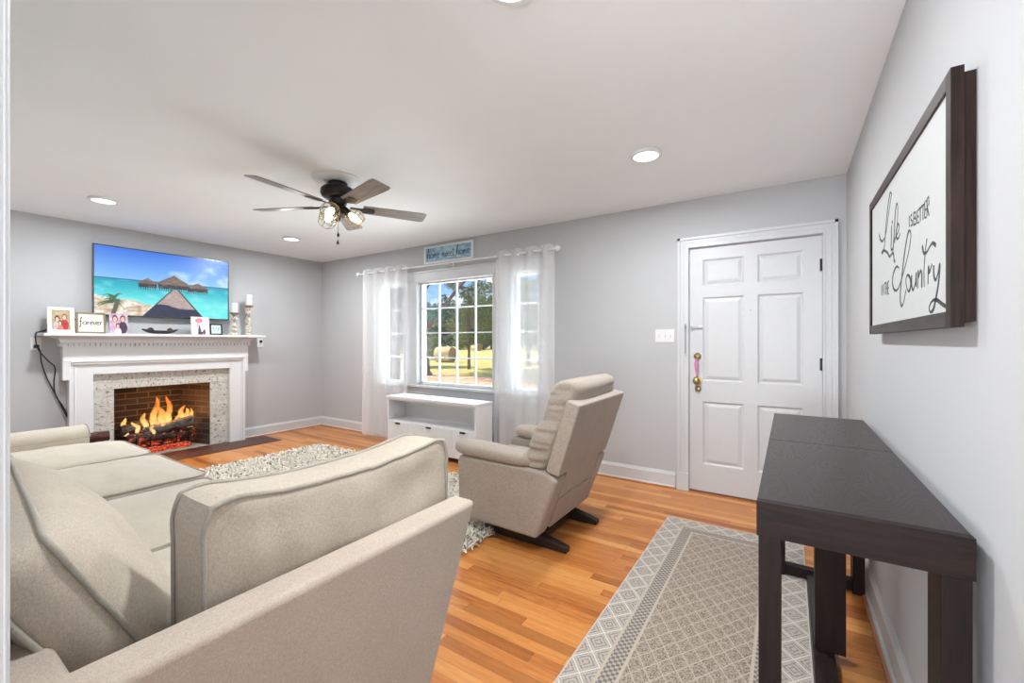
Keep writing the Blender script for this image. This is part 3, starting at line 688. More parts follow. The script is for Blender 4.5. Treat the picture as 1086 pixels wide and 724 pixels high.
# ---------------------------------------------------------------- television
TV = thing('television', 'wide wall-mounted television showing a tropical pier and thatched huts', 'television', (-5.84, 1.905, 1.51))
ty0, ty1, tz0, tz1 = 1.287, 2.517, 1.513, 2.235
f = MB(); b_ = 0.010
f.box(-5.858, -5.822, ty0 + 0.004, ty1 - 0.004, tz0 + 0.004, tz1 - 0.004); f.build('tv_body', M_black, TV, bevel=0.004)
f = MB(); f.box(-5.845, -5.817, ty0, ty0 + b_, tz0, tz1); f.box(-5.845, -5.817, ty1 - b_, ty1, tz0, tz1); f.box(-5.845, -5.817, ty0 + b_, ty1 - b_, tz0, tz0 + 0.014); f.box(-5.845, -5.817, ty0 + b_, ty1 - b_, tz1 - b_, tz1)
f.build('bezel', plain('tv_bezel_silver', (0.10, 0.11, 0.12, 1), 0.25, 0.8), TV, bevel=0.0015)
def pier(U, V):
    n1 = vnoise(U, V, 1, 6, 5, 4); n2 = vnoise(U, V, 2, 40, 40, 3); n3 = vnoise(U, V, 4, 10, 12, 4)
    c = lerp(A3(56, 112, 214), A3(140, 196, 240), (1 - V) * 1.9); c = lerp(c, A3(225, 238, 248), (n1 - 0.52) * 2.2 * (V < 0.95) + (U - 0.75) * 1.2 * (V > 0.5))
    sea = lerp(A3(10, 150, 176), A3(110, 224, 224), (0.53 - V) * 3.2); sea = lerp(sea, A3(190, 240, 235), (n3 - 0.5) * 1.4)
    c = np.where((V < 0.53)[..., None], sea, c)
    c = np.where(((V > 0.53) & (V < 0.545))[..., None], A3(20, 100, 140), c)
    sand = (V < 0.27 - U * 0.24 + (n3 - 0.5) * 0.12) & (U < 0.47); c = np.where(sand[..., None], lerp(A3(170, 140, 105), A3(240, 238, 230), n2 * 1.3 - 0.1 + (n3 - .5)), c)
    # huts
    for (cx_, w_, zb, hh) in ((0.35, 0.13, 0.50, 0.09), (0.735, 0.17, 0.49, 0.09), (0.545, 0.24, 0.51, 0.16)):
        d = np.abs(U - cx_) / (w_ / 2 * 1.25); roof = (V > zb) & (V < zb + hh * (1 - d) ** 0.9 * (d < 1)) if False else (V > zb) & ((V - zb) / hh + d < 1.0)
        body = (np.abs(U - cx_) < w_ / 2) & (V > zb - 0.06) & (V <= zb)
        post = (np.abs(U - cx_) < w_ / 2) & (V > zb - 0.10) & (V <= zb - 0.06) & (((U * 60) % 1) < 0.35)
        c = np.where(roof[..., None], lerp(A3(84, 72, 66), A3(150, 130, 116), n2), c); c = np.where((body | post)[..., None], lerp(A3(48, 50, 56), A3(120, 118, 116), (n2 > 0.55) * 0.6), c)
    # pier
    tt_ = np.clip((0.44 - V) / 0.44, 0, 1); lft = 0.535 - tt_ * 0.215; rgt = 0.575 + tt_ * 0.205
    inside = (U > lft) & (U < rgt) & (V < 0.44)
    wood = lerp(A3(196, 176, 168), A3(150, 134, 130), (n2 * 1.1))
    shade = V < 0.17 + (n3 - 0.5) * 0.10 - 0.03 * np.sin(U * 12)
    c = np.where(inside[..., None], np.where(shade[..., None], A3(34, 40, 66) + 14 * n2[..., None], wood), c)
    edge = ((np.abs(U - lft) < 0.006) | (np.abs(U - rgt) < 0.007)) & (V < 0.44); c = np.where(edge[..., None], A3(50, 44, 60), c)
    # palm at lower left
    rng = np.random.RandomState(3)
    for k in range(15):
        a = rng.uniform(-0.4, 3.5); ln = rng.uniform(0.10, 0.17); x0_, y0_ = 0.115 + rng.uniform(-.015, .015), 0.27 + rng.uniform(-.1, .04)
        for s_ in np.linspace(0, 1, 26):
            xx = x0_ + math.cos(a) * ln * s_ * 0.65; yy = y0_ + math.sin(a) * ln * s_ - 0.10 * s_ * s_
            c = np.where((((U - xx) * 1.7) ** 2 + (V - yy) ** 2 < (0.011 * (1.2 - s_)) ** 2 * 1.6)[..., None], A3(60 + 40 * s_, 84 + 40 * s_, 62), c)
    c = np.where(((np.abs(U - 0.115 - 0.03 * np.sin(V * 6)) < 0.016) & (V < 0.24))[..., None], A3(92, 92, 74), c)
    return np.clip(c, 0, 255)
scr = pickmat('tv_screen', 0.34, 0.92); picture('screen', (-5.8185, ty0 + b_, tz0 + 0.014), (0, ty1 - ty0 - 2 * b_, 0), (0, 0, tz1 - tz0 - 0.024), 300, 176, pier, scr, TV, 0.002)
box(-5.888, -5.856, 1.75, 2.06, 1.70, 2.05).build('wall_mount', M_black, TV)

# ---------------------------------------------------------------- things on the mantel
ZM = 1.3305
def leaned(name, label, cat, y0, y1, hh, x, frame, fw, fm_, art, nx=60, ny=50, depth=0.014, tilt=0.10):
    """a frame leaning back on the shelf"""
    t = thing(name, label, cat, (x, (y0 + y1) / 2, ZM)); w_ = y1 - y0
    Mt = Matrix.Rotation(-tilt, 4, 'Y'); yy0, yy1 = -w_ / 2, w_ / 2
    if frame:
        f = MB()
        f.box(0, depth, yy0, yy0 + fw, 0, hh); f.box(0, depth, yy1 - fw, yy1, 0, hh); f.box(0, depth, yy0 + fw, yy1 - fw, 0, fw); f.box(0, depth, yy0 + fw, yy1 - fw, hh - fw, hh)
        f.xf(Mt).build('frame', fm_, t, bevel=0.0015, local=True)
    else: fw = 0.0; MB().box(0, depth - 0.001, yy0, yy1, 0, hh).xf(Mt).build('canvas', fm_, t, bevel=0.002, local=True)
    o = Mt @ Vector((depth - (0.006 if frame else 0.0), yy0 + fw, fw)); ux = Mt @ Vector((0, w_ - 2 * fw, 0)); uz = Mt @ Vector((0, 0, hh - 2 * fw))
    off = Vector(t.location)
    picture('picture', tuple(o + off), tuple(ux), tuple(uz), nx, ny, art, pickmat('print_paper', 0.45), t, 0.0015 if not frame else 0.005)
    xt = -math.tan(tilt) * hh * 0.72 - 0.004
    if frame: MB().add([(xt, yy0 * 0.3, hh * 0.72), (xt, -yy0 * 0.3, hh * 0.72), (xt - 0.045, yy0 * 0.2, 0.0), (xt - 0.045, -yy0 * 0.2, 0.0), (xt - 0.003, yy0 * 0.3, hh * 0.72), (xt - 0.003, -yy0 * 0.3, hh * 0.72), (xt - 0.048, yy0 * 0.2, 0.0), (xt - 0.048, -yy0 * 0.2, 0.0)],
                       [(0, 1, 3, 2), (4, 6, 7, 5), (0, 4, 5, 1), (2, 3, 7, 6), (0, 2, 6, 4), (1, 5, 7, 3)]).build('easel_back', M_black, t, local=True)
    return t, Mt
def portrait(seed, bgc, people):
    def fn(U, V):
        n = vnoise(U, V, seed, 6, 6, 3); c = lerp(A3(*bgc) * 0.75, A3(*bgc) * 1.15, n)
        for (cx_, cz, s_, hair, shirt) in people:
            body = ((U - cx_) / (1.5 * s_)) ** 2 + ((V - cz + 2.6 * s_) / (1.9 * s_)) ** 2 < 1
            c = np.where(body[..., None], lerp(A3(*shirt) * 0.8, A3(*shirt) * 1.1, n), c)
            h_ = ((U - cx_) / (0.95 * s_)) ** 2 + ((V - cz - 0.12 * s_) / (1.15 * s_)) ** 2 < 1; c = np.where(h_[..., None], A3(*hair), c)
            fc = ((U - cx_) / (0.62 * s_)) ** 2 + ((V - cz + 0.12 * s_) / (0.80 * s_)) ** 2 < 1; c = np.where(fc[..., None], A3(222, 172, 148), c)
        return np.clip(c, 0, 255)
    return fn
M_cream = plain('cream_frame', S(222, 216, 202), 0.5)
M_oakf = plain('weathered_wood_frame', S(136, 118, 96), 0.7, var=0.15)
leaned('picture_frame', 'cream square frame with a family photo at left end of the mantel', 'picture frame', 0.962, 1.142, 0.245, -5.735, True, 0.030, M_cream,
       portrait(3, (180, 160, 120), [(0.30, 0.55, 0.15, (60, 40, 30), (200, 190, 190)), (0.70, 0.66, 0.15, (150, 70, 50), (170, 40, 40)), (0.45, 0.35, 0.12, (50, 40, 60), (215, 120, 110))]), tilt=0.16)
def cream(U, V): return np.ones(U.shape + (3,)) * A3(226, 222, 208) - 8 * vnoise(U, V, 2, 12, 12)[..., None]
t, Mt = leaned('lettered_sign', 'weathered wood framed sign reading forever in black script on mantel', 'sign', 1.150, 1.362, 0.205, -5.728, True, 0.016, M_oakf, cream, 30, 20)
l_ = MB(); write(l_, 'forever', (0.0088, -0.082, 0.085), (0, 1, 0), (0, 0, 1), 0.030, 0.0058, (1, 0, 0), 0.164); l_.xf(Mt).build('lettering', M_ink, t, local=True)
l_ = MB()
for i in range(9): ribbon(l_, [(0.0085, -0.035 + i * 0.012, 0.158), (0.0085, -0.027 + i * 0.012, 0.158)], 0.006, (1, 0, 0))
l_.xf(Mt).build('small_lettering', plain('faded_ink', S(180, 176, 168), 0.8), t, local=True)
leaned('photo_canvas', 'small canvas photo print of people in pink and mauve on the mantel', 'photo print', 1.385, 1.528, 0.205, -5.72, False, 0, M_plastic,
       portrait(8, (198, 176, 190), [(0.30, 0.72, 0.16, (96, 60, 84), (206, 160, 190)), (0.72, 0.72, 0.16, (110, 60, 80), (70, 52, 74)), (0.45, 0.38, 0.12, (60, 40, 60), (230, 205, 220))]), depth=0.02)
def pinkart(U, V):
    n = vnoise(U, V, 5, 8, 8, 3); c = lerp(A3(232, 196, 200), A3(246, 226, 224), n)
    d = ((U - 0.42) / 0.2) ** 2 + ((V - 0.78) / 0.14) ** 2; c = lerp(c, A3(226, 120, 130), (d < 1) * (0.4 + n))
    c = np.where(((np.abs(U - 0.28 - 0.1 * V) < 0.03) & (V > 0.4) & (V < 0.75))[..., None], A3(228, 150, 160), c)
    c = np.where(((np.abs(U - 0.46 + 0.06 * V) < 0.06 + 0.03 * np.sin(9 * V)) & (V > 0.12) & (V < 0.55))[..., None], A3(58, 70, 90), c)
    c = np.where(((V < 0.16) & (U > 0.34) & (U < 0.62))[..., None], A3(50, 56, 66), c); c = np.where((((U - 0.70) / 0.08) ** 2 + ((V - 0.14) / 0.15) ** 2 < 1)[..., None], A3(120, 50, 66), c)
    return np.clip(c, 0, 255)
leaned('art_canvas', 'pale pink canvas picture standing on the mantel below the television corner', 'picture', 2.085, 2.262, 0.205, -5.72, False, 0, M_plastic, pinkart, depth=0.02)
def pale(U, V): return np.ones(U.shape + (3,)) * A3(205, 228, 226) - 12 * vnoise(U, V, 2, 6, 6)[..., None]
t, Mt = leaned('small_picture_frame', 'small black frame with a W monogram near the candlesticks', 'picture frame', 2.272, 2.402, 0.130, -5.72, True, 0.014, M_black, pale, 14, 14)
l_ = MB(); ribbon(l_, [(0.009, -0.032, 0.092), (0.009, -0.016, 0.040), (0.009, 0.0, 0.085), (0.009, 0.016, 0.040), (0.009, 0.032, 0.092)], 0.007, (1, 0, 0)); l_.xf(Mt).build('monogram', plain('slate_ink', S(90, 120, 128), 0.7), t, local=True)

# dark boat-shaped bowl with two pine cones
bw = MB(); n, m2 = 24, 10; vs = []
for s_, dz in ((1.0, 0.0), (0.93, 0.006)):
    for j in range(m2 + 1):
        q = j / m2
        for i in range(n):
            a = 2 * math.pi * i / n; r1 = q ** 0.6
            ex = math.cos(a); vs.append((-5.715 + 0.052 * s_ * r1 * math.sin(a) * (1 - 0.25 * abs(ex) ** 3), 1.80 + 0.165 * s_ * r1 * ex, ZM + 0.004 + dz + 0.030 * q ** 2 + 0.018 * abs(ex) ** 3 * q ** 2))
h_ = (m2 + 1) * n
for j in range(m2):
    for i in range(n):
        a, b = j * n + i, j * n + (i + 1) % n; bw.f.append((a, a + n, b + n, b)); bw.f.append((h_ + a, h_ + b, h_ + b + n, h_ + a + n))
for i in range(n): bw.f.append((m2 * n + i, h_ + m2 * n + i, h_ + m2 * n + (i + 1) % n, m2 * n + (i + 1) % n))
bw.f.append(tuple(range(n))); bw.v = vs; bw.smooth = True
tag(bw.build('decorative_bowl', M_black), 'long dark boat-shaped bowl in the middle of the mantel', 'bowl')
M_cone = plain('pine_cone_brown', S(92, 58, 48), 0.8, var=0.3, sc=60)
for (y_, r, lab) in ((1.715, 0.030, 'left brown pine cone lying in the dark bowl'), (1.885, 0.027, 'right brown pine cone lying in the dark bowl')):
    pc = MB(); zc = ZM + 0.045
    for k in range(90):
        q = (k + 0.5) / 90; ph = math.acos(1 - 2 * q); th = k * 2.39996; d = Vector((math.sin(ph) * math.cos(th), math.cos(ph), math.sin(ph) * math.sin(th)))
        c0 = Vector((-5.715, y_, zc)); p0 = c0 + d * r * 0.6; tip = c0 + d * r * 1.08; u = d.cross(Vector((0, 1, 0.1))).normalized() * r * 0.22; w2 = d.cross(u).normalized() * r * 0.14
        pc.add([p0 + u, p0 + w2, p0 - u, p0 - w2, tip], [(0, 1, 4), (1, 2, 4), (2, 3, 4), (3, 0, 4), (0, 3, 2, 1)])
    pc.lathe([(r * 0.7 * math.sin(math.pi * i / 8) + 0.0005, r * 0.95 * -math.cos(math.pi * i / 8)) for i in range(9)], (-5.715, y_, zc), 12, 'y')
    tag(pc.build('pine_cone', M_cone, smooth=False), lab, 'pine cone', 'pine cones in the bowl')

def distressed():
    m = Mat('distressed_white_wood', (0.7, 0.68, 0.62, 1), 0.75); f = m.noise(m.pos(), 42, 4, 0.65)
    m.col(m.ramp(f, [(0.42, S(150, 132, 112)), (0.52, S(206, 198, 184)), (0.7, S(226, 220, 208))])); m.bump(f, 0.4, 0.002); return m.m
M_dist = distressed(); M_wax = plain('white_wax', (0.86, 0.85, 0.82, 1), 0.5, var=0.01)
M_holder = plain('candlestick_cup_tan', S(140, 118, 96), 0.6, var=0.15)
for (y_, hh, ch_, lab) in ((2.545, 0.275, 0.115, 'shorter distressed white candlestick with pillar candle on the mantel'), (2.713, 0.385, 0.130, 'taller distressed white candlestick at right end of the mantel')):
    t = thing('candlestick', lab, 'candlestick', (-5.735, y_, ZM)); s_ = hh / 0.30
    pr = [(0.046, 0), (0.048, 0.008), (0.046, 0.018), (0.034, 0.024), (0.026, 0.034 * s_), (0.034, 0.055 * s_), (0.036, 0.070 * s_), (0.024, 0.085 * s_), (0.020, 0.10 * s_), (0.032, 0.112 * s_), (0.033, 0.120 * s_),
          (0.020, 0.135 * s_), (0.018, 0.175 * s_), (0.022, 0.20 * s_), (0.034, 0.212 * s_), (0.034, 0.222 * s_), (0.020, 0.235 * s_), (0.022, 0.262 * s_), (0.034, 0.275 * s_)]
    MB().lathe(pr, tuple(t.location), 24).build('stem', M_dist, t)
    z0 = t.location.z + 0.275 * s_
    MB().lathe([(0.030, 0), (0.044, 0.006), (0.050, 0.020), (0.050, 0.026), (0.040, 0.026)], (t.location.x, y_, z0), 24).build('cup', M_holder, t)
    zc = z0 + 0.026
    MB().lathe([(0.032, 0), (0.033, 0.002), (0.033, ch_ - 0.006), (0.030, ch_), (0.024, ch_ - 0.003)], (t.location.x, y_, zc), 24).build('candle', M_wax, t)

# outlets and cords
t = thing('wall_outlet', 'white wall outlet with black plug left of the mantel', 'outlet', (XL + 0.003, 0.915, 1.23))
box(XL, XL + 0.006, 0.880, 0.950, 1.172, 1.288).build('outlet_plate', M_plastic, t, bevel=0.002)
for zc in (1.205, 1.255): box(XL + 0.005, XL + 0.008, 0.898, 0.932, zc - 0.014, zc + 0.014).build('socket', M_plastic, t)
t = thing('wall_outlet', 'white wall outlet with black sensor under right end of the mantel', 'outlet', (XL + 0.003, 2.925, 1.24))
box(XL, XL + 0.006, 2.890, 2.960, 1.175, 1.295).build('outlet_plate', M_plastic, t, bevel=0.002)
box(XL + 0.005, XL + 0.030, 2.915, 2.942, 1.235, 1.270).build('plug', M_black, t, bevel=0.004)
c1 = catmull([(XL + 0.03, 0.915, 1.205), (XL + 0.04, 0.935, 1.17), (XL + 0.025, 0.948, 1.05), (XL + 0.02, 0.985, 0.90), (XL + 0.02, 1.035, 0.76), (XL + 0.02, 1.075, 0.64), (XL + 0.025, 1.105, 0.55), (XL + 0.04, 1.14, 0.44), (XL + 0.05, 1.16, 0.25), (XL + 0.07, 1.17, 0.03)], 6)
mb = MB().tube(c1, 0.005, 8); mb.box(XL + 0.008, XL + 0.036, 0.900, 0.932, 1.190, 1.222)
tag(mb.build('power_cord', M_black), 'black power cord plugged into the outlet left of the mantel', 'cord')
c2 = catmull([(-5.872, 1.33, 1.505), (-5.872, 1.20, 1.48), (-5.87, 1.02, 1.38), (-5.86, 0.935, 1.345), (-5.85, 0.910, 1.33), (-5.85, 0.907, 1.28), (-5.86, 0.925, 1.18), (-5.862, 0.99, 1.07), (-5.865, 1.035, 1.00), (-5.865, 1.028, 0.86), (-5.865, 1.040, 0.74), (-5.86, 1.09, 0.62), (-5.85, 1.125, 0.50), (-5.84, 1.15, 0.30), (-5.82, 1.17, 0.03)], 6)
tag(MB().tube(c2, 0.005, 8).build('power_cord', M_black), 'black cord draping from the television over left end of the mantel', 'cord')

# ---------------------------------------------------------------- console under the window
TS = thing('media_console', 'low white console with open shelf and black pulls under the window', 'console', (-3.24, 3.48, 0))
a, b, c, d, zt = -3.885, -2.600, 3.345, 3.625, 0.630
box(a - 0.012, b + 0.012, c - 0.015, d, zt - 0.025, zt).build('top', M_white, TS, bevel=0.003)
for x0_, x1_ in ((a, a + 0.020), (b - 0.020, b)): box(x0_, x1_, c, d, 0, zt - 0.026).build('side_panel', M_white, TS)
box(a + 0.02, b - 0.02, c + 0.005, d - 0.01, 0.335, 0.355).build('shelf', M_white, TS)
box(a + 0.02, b - 0.02, d - 0.010, d, 0.05, zt - 0.026).build('back_panel', M_white, TS)
box(a + 0.02, b - 0.02, c + 0.002, c + 0.016, zt - 0.045, zt - 0.026).build('top_rail', M_white, TS)
box(a + 0.02, b - 0.02, c + 0.01, d - 0.02, 0.05, 0.066).build('bottom_panel', M_white, TS)
for x0_, x1_ in ((a + 0.022, -3.560), (-3.556, -2.914), (-2.910, b - 0.022)):
    dd_ = box(x0_, x1_, c - 0.002, c + 0.014, 0.055, 0.345).build('door', M_white, TS, bevel=0.002)
    xm = (x0_ + x1_) / 2; box(xm - 0.034, xm + 0.034, c - 0.014, c - 0.002, 0.318, 0.336).build('pull', M_black, dd_, bevel=0.002)
for xx in (a, b - 0.02): box(xx, xx + 0.02, c, c + 0.02, 0, 0.055).build('foot', M_white, TS)

# ---------------------------------------------------------------- ceiling fixtures
def emis(name, col, st):
    m = Mat(name); e_ = m.t.nodes.new('ShaderNodeEmission'); e_.inputs[0].default_value = col; e_.inputs[1].default_value = st; m.link(e_.outputs[0], m.out.inputs[0]); return m.m
M_can = emis('led_diffuser', (1.0, 0.98, 0.95, 1), 3.0)
for (x, y), lab in zip(CANS, ('recessed ceiling light nearest the television wall and sofa', 'recessed ceiling light in the far left corner, behind the fan', 'recessed ceiling light in front of the front door', 'recessed ceiling light nearest the camera, above the sofa end')):
    t = thing('recessed_light', lab, 'ceiling light', (x, y, H - 0.012), 'recessed ceiling lights')
    n = 40; pr = [(0.076, -0.001), (0.078, -0.006), (0.094, -0.006), (0.098, 0.0), (0.098, 0.011), (0.076, 0.011)]; vs = []
    for (r, z) in pr: vs += [(r * math.cos(2 * math.pi * k / n), r * math.sin(2 * math.pi * k / n), z) for k in range(n)]
    fs = [(i * n + k, i * n + (k + 1) % n, ((i + 1) % 6) * n + (k + 1) % n, ((i + 1) % 6) * n + k) for i in range(6) for k in range(n)]
    mb = MB().add(vs, fs); mb.smooth = True; mb.build('trim_ring', M_white, t, local=True)
    MB().lathe([(0.0, 0.003), (0.0755, 0.003), (0.0755, 0.010), (0.0, 0.010)], (0, 0, 0), 32).build('diffuser', M_can, t, local=True)

# ---------------------------------------------------------------- ceiling fan
FX, FYc, FB = -2.78, 1.93, 2.245
FN = thing('ceiling_fan', 'ceiling fan with five grey wooden blades and caged glass lights', 'ceiling fan', (FX, FYc, H))
def lz(prof, name, mat, n=40, **k): return MB().lathe(prof, (FX, FYc, 0), n).build(name, mat, FN, **k)
lz([(0.0, H), (0.172, H), (0.176, H - 0.006), (0.150, H - 0.013), (0.118, H - 0.015), (0.108, H - 0.022), (0.09, H - 0.024), (0.0, H - 0.024)], 'ceiling_medallion', M_white)
lz([(0.0, H - 0.022), (0.066, H - 0.022), (0.068, H - 0.03), (0.068, 2.388), (0.060, 2.380), (0.0, 2.380)], 'canopy', M_blackmetal)
lz([(0.0, 2.384), (0.070, 2.384), (0.104, 2.376), (0.118, 2.360), (0.120, 2.335), (0.112, 2.315), (0.090, 2.300), (0.0, 2.298)], 'motor_housing', M_blackmetal)
lz([(0.0, 2.300), (0.060, 2.300), (0.062, 2.262), (0.050, 2.250), (0.0, 2.250)], 'switch_housing', M_blackmetal)
def blademat():
    m = Mat('weathered_grey_blade', (0.2, 0.18, 0.17, 1), 0.42); p = m.pos(); x, y, z = m.xyz(p)
    f = m.noise(m.vec(x * 2.0, y * 30.0, 0.0), 2.0, 5, 0.6, 0.5); m.col(m.ramp(f, [(0.3, S(112, 102, 96)), (0.7, S(164, 152, 144))])); return m.m
M_blade = blademat()
bm0 = None
for k in range(5):
    ang = R(-155.6 + 72 * k)
    pts = [(0.175, -0.056), (0.60, -0.070), (0.640, -0.066), (0.652, -0.052), (0.652, 0.052), (0.640, 0.066), (0.60, 0.070), (0.175, 0.056)]
    if bm0 is None:
        mb = MB().prism(pts, 'z', -0.003, 0.003).xf(Matrix.Rotation(R(-12), 4, 'X')); bl = mb.build('blade', M_blade, FN, local=True, bevel=0.0015); bm0 = bl
        ir = MB().box(0.085, 0.20, -0.011, 0.011, -0.004, 0.002); ir.prism([(0.155, -0.012), (0.19, -0.038), (0.255, -0.030), (0.265, 0.0), (0.255, 0.030), (0.19, 0.038), (0.155, 0.012)], 'z', -0.009, -0.004)
        ir.xf(Matrix.Rotation(R(-12), 4, 'X')); bi = ir.build('blade_iron', M_blackmetal, bl, local=True, bevel=0.001)
    else:
        bl = bm0.copy(); COL.objects.link(bl); bl.parent = FN; c_ = bi.copy(); COL.objects.link(c_); c_.parent = bl
    bl.location = (0, 0, FB - H); bl.rotation_euler = (0, 0, ang)
# light kit: plate, three sockets with glass and wire cages
lz([(0.0, 2.252), (0.040, 2.252), (0.044, 2.235), (0.030, 2.215), (0.018, 2.150), (0.014, 2.135), (0.0, 2.130)], 'light_kit_stem', M_blackmetal)
gm = Mat('seeded_glass'); t_ = gm.t; tr_ = t_.nodes.new('ShaderNodeBsdfTransparent'); gl_ = t_.nodes.new('ShaderNodeBsdfGlossy'); gl_.inputs['Roughness'].default_value = 0.05; gl_.inputs[0].default_value = (1, 0.93, 0.8, 1)
mx_ = t_.nodes.new('ShaderNodeMixShader'); nn = gm.noise(gm.pos(), 60, 2); gm.link(nn * 0.22 + 0.04, mx_.inputs[0]); gm.link(tr_.outputs[0], mx_.inputs[1]); gm.link(gl_.outputs[0], mx_.inputs[2]); gm.link(mx_.outputs[0], gm.out.inputs[0]); M_seed = gm.m
M_bulb = emis('warm_bulb', (1.0, 0.80, 0.50, 1), 7.0)
M_cage = plain('antique_brass_wire', (0.34, 0.25, 0.14, 1), 0.35, 0.9)
for k in range(3):
    a = R(-60 + 120 * k); d = Vector((math.cos(a), math.sin(a), 0)); base = Vector((FX, FYc, 2.225)) + d * 0.045
    ax = (d + Vector((0, 0, -0.75))).normalized(); q = Vector((0, 0, 1)).rotation_difference(ax).to_matrix().to_4x4(); M_ = Matrix.Translation(base) @ q @ Matrix.Scale(1.22, 4)
    sh = MB().lathe([(0.020, -0.012), (0.022, 0.0), (0.022, 0.030), (0.016, 0.034)], (0, 0, 0), 18).xf(M_).build('lamp_socket', M_blackmetal, FN)
    gl = MB(); n = 20; pr = [(0.024, 0.022), (0.036, 0.034), (0.046, 0.055), (0.050, 0.080), (0.044, 0.105), (0.036, 0.120)]; vs = []
    for (r, z) in pr: vs += [(r * math.cos(2 * math.pi * i / n), r * math.sin(2 * math.pi * i / n), z) for i in range(n)]
    gl.add(vs, [(i * n + j, i * n + (j + 1) % n, (i + 1) * n + (j + 1) % n, (i + 1) * n + j) for i in range(5) for j in range(n)]); gl.smooth = True
    gl.xf(M_).build('glass_shade', M_seed, sh)
    cg = MB()
    for i in range(8):
        t_a = 2 * math.pi * i / 8; cg.tube([((r + 0.004) * math.cos(t_a), (r + 0.004) * math.sin(t_a), z) for r, z in pr], 0.0016, 5)
    for r, z in ((0.050, 0.055), (0.054, 0.080), (0.040, 0.120)): cg.tube([(r * math.cos(2 * math.pi * i / 20), r * math.sin(2 * math.pi * i / 20), z) for i in range(20)], 0.0016, 5, closed=True)
    cg.xf(M_).build('wire_cage', M_cage, sh)
    MB().lathe([(0.008, 0.030), (0.012, 0.040), (0.020, 0.058), (0.022, 0.070), (0.016, 0.086), (0.006, 0.094)], (0, 0, 0), 14).xf(M_).build('bulb', M_bulb, sh)
    p_ = M_ @ Vector((0, 0, 0.075)); light('fan_bulb_light', 'POINT', p_, 32.0, (1.0, 0.88, 0.70), 0.022)
for (dx, dy, z1) in ((0.02, -0.01, 2.02), (-0.015, 0.01, 1.972)):
    x, y = FX + dx, FYc + dy
    pcn = MB().tube([(x, y, 2.15), (x, y, z1 + 0.03)], 0.0011, 5).build('pull_chain', M_steel, FN)
    MB().lathe([(0.001, 0.030), (0.004, 0.022), (0.009, 0.008), (0.009, 0.002), (0.005, -0.003), (0.0, -0.004)], (x, y, z1), 12).build('pull_fob', M_black, pcn)

# ---------------------------------------------------------------- framed sign on right wall (letter strokes laid on its board)
PX = 0.300
CAMX = (-math.sin(R(33)), math.cos(R(33)))
def onboard(u, v):
    """trace coordinates -> point on the sign board (x = PX+0.006)"""
    px_, py_ = 920 + u / 3.8125, 160 + v / 3.8125; r = (px_ - 543) / 452.0
    dx, dy, dz = -math.sin(R(33)) + math.cos(R(33)) * r, math.cos(R(33)) + math.sin(R(33)) * r, -(py_ - 361.5) / 452.0
    t_ = (PX + 0.006) / dx; return (PX + 0.006, t_ * dy, 1.252 + t_ * dz)
t = thing('framed_sign', 'large dark wood framed white sign with Life is better in the Country lettering', 'sign', (0.32, 1.88, 1.284))
pa, pb, qa, qb, fw = 1.318, 2.450, 1.284, 1.858, 0.036
box(PX, 0.322, pa, pa + fw, qa, qb).build('side_rail', M_frame, t, bevel=0.001); box(PX, 0.322, pb - fw, pb, qa, qb).build('side_rail', M_frame, t, bevel=0.001)
box(PX, 0.322, pa + fw, pb - fw, qa, qa + fw).build('cross_rail', M_framex, t, bevel=0.001); box(PX, 0.322, pa + fw, pb - fw, qb - fw, qb).build('cross_rail', M_framex, t, bevel=0.001)
box(PX + 0.006, 0.320, pa + fw, pb - fw, qa + fw, qb - fw).build('sign_board', plain('sign_board_white', (0.50, 0.51, 0.51, 1), 0.6, var=0.01), t)
box(0.322, XR, pa + 0.012, pb - 0.012, qa + 0.012, qb - 0.012).build('backing', M_frame, t)
script = [
 [(48, 335), (52, 355), (62, 362), (75, 330), (85, 260), (95, 190), (98, 172), (92, 168), (86, 200), (78, 270), (72, 340), (68, 390), (60, 412), (58, 408), (66, 400), (80, 408), (90, 425), (100, 412), (106, 415), (108, 440), (112, 445)],
 [(98, 300), (97, 350), (96, 395), (103, 390), (110, 350)], [(100, 282), (101, 290)],
 [(110, 370), (120, 300), (123, 228), (118, 212), (112, 260), (108, 340), (103, 405)],
 [(114, 350), (128, 312), (125, 292), (117, 320), (119, 352), (127, 348), (133, 330)],
 [(128, 472), (118, 465), (106, 490), (101, 530), (108, 558), (120, 560), (132, 535), (150, 475), (168, 400), (176, 342), (172, 320), (164, 332), (152, 400), (140, 500), (134, 560), (133, 600), (138, 625), (146, 610), (156, 560)],
 [(160, 552), (156, 522), (162, 500), (172, 510), (175, 540), (168, 566), (160, 552)],
 [(179, 500), (179, 540), (185, 560), (194, 530), (198, 490), (197, 548)],
 [(203, 555), (206, 480), (206, 510), (215, 482), (220, 500), (220, 550)],
 [(230, 548), (229, 480), (235, 400), (241, 352)], [(222, 382), (228, 410), (240, 407), (255, 380), (265, 370), (277, 380)],
 [(245, 537), (247, 465), (250, 490), (262, 455)],
 [(268, 460), (269, 500), (276, 520), (286, 490), (293, 455), (289, 520), (278, 590), (266, 640), (254, 648), (250, 630), (262, 605), (280, 600), (300, 615), (316, 626)]]
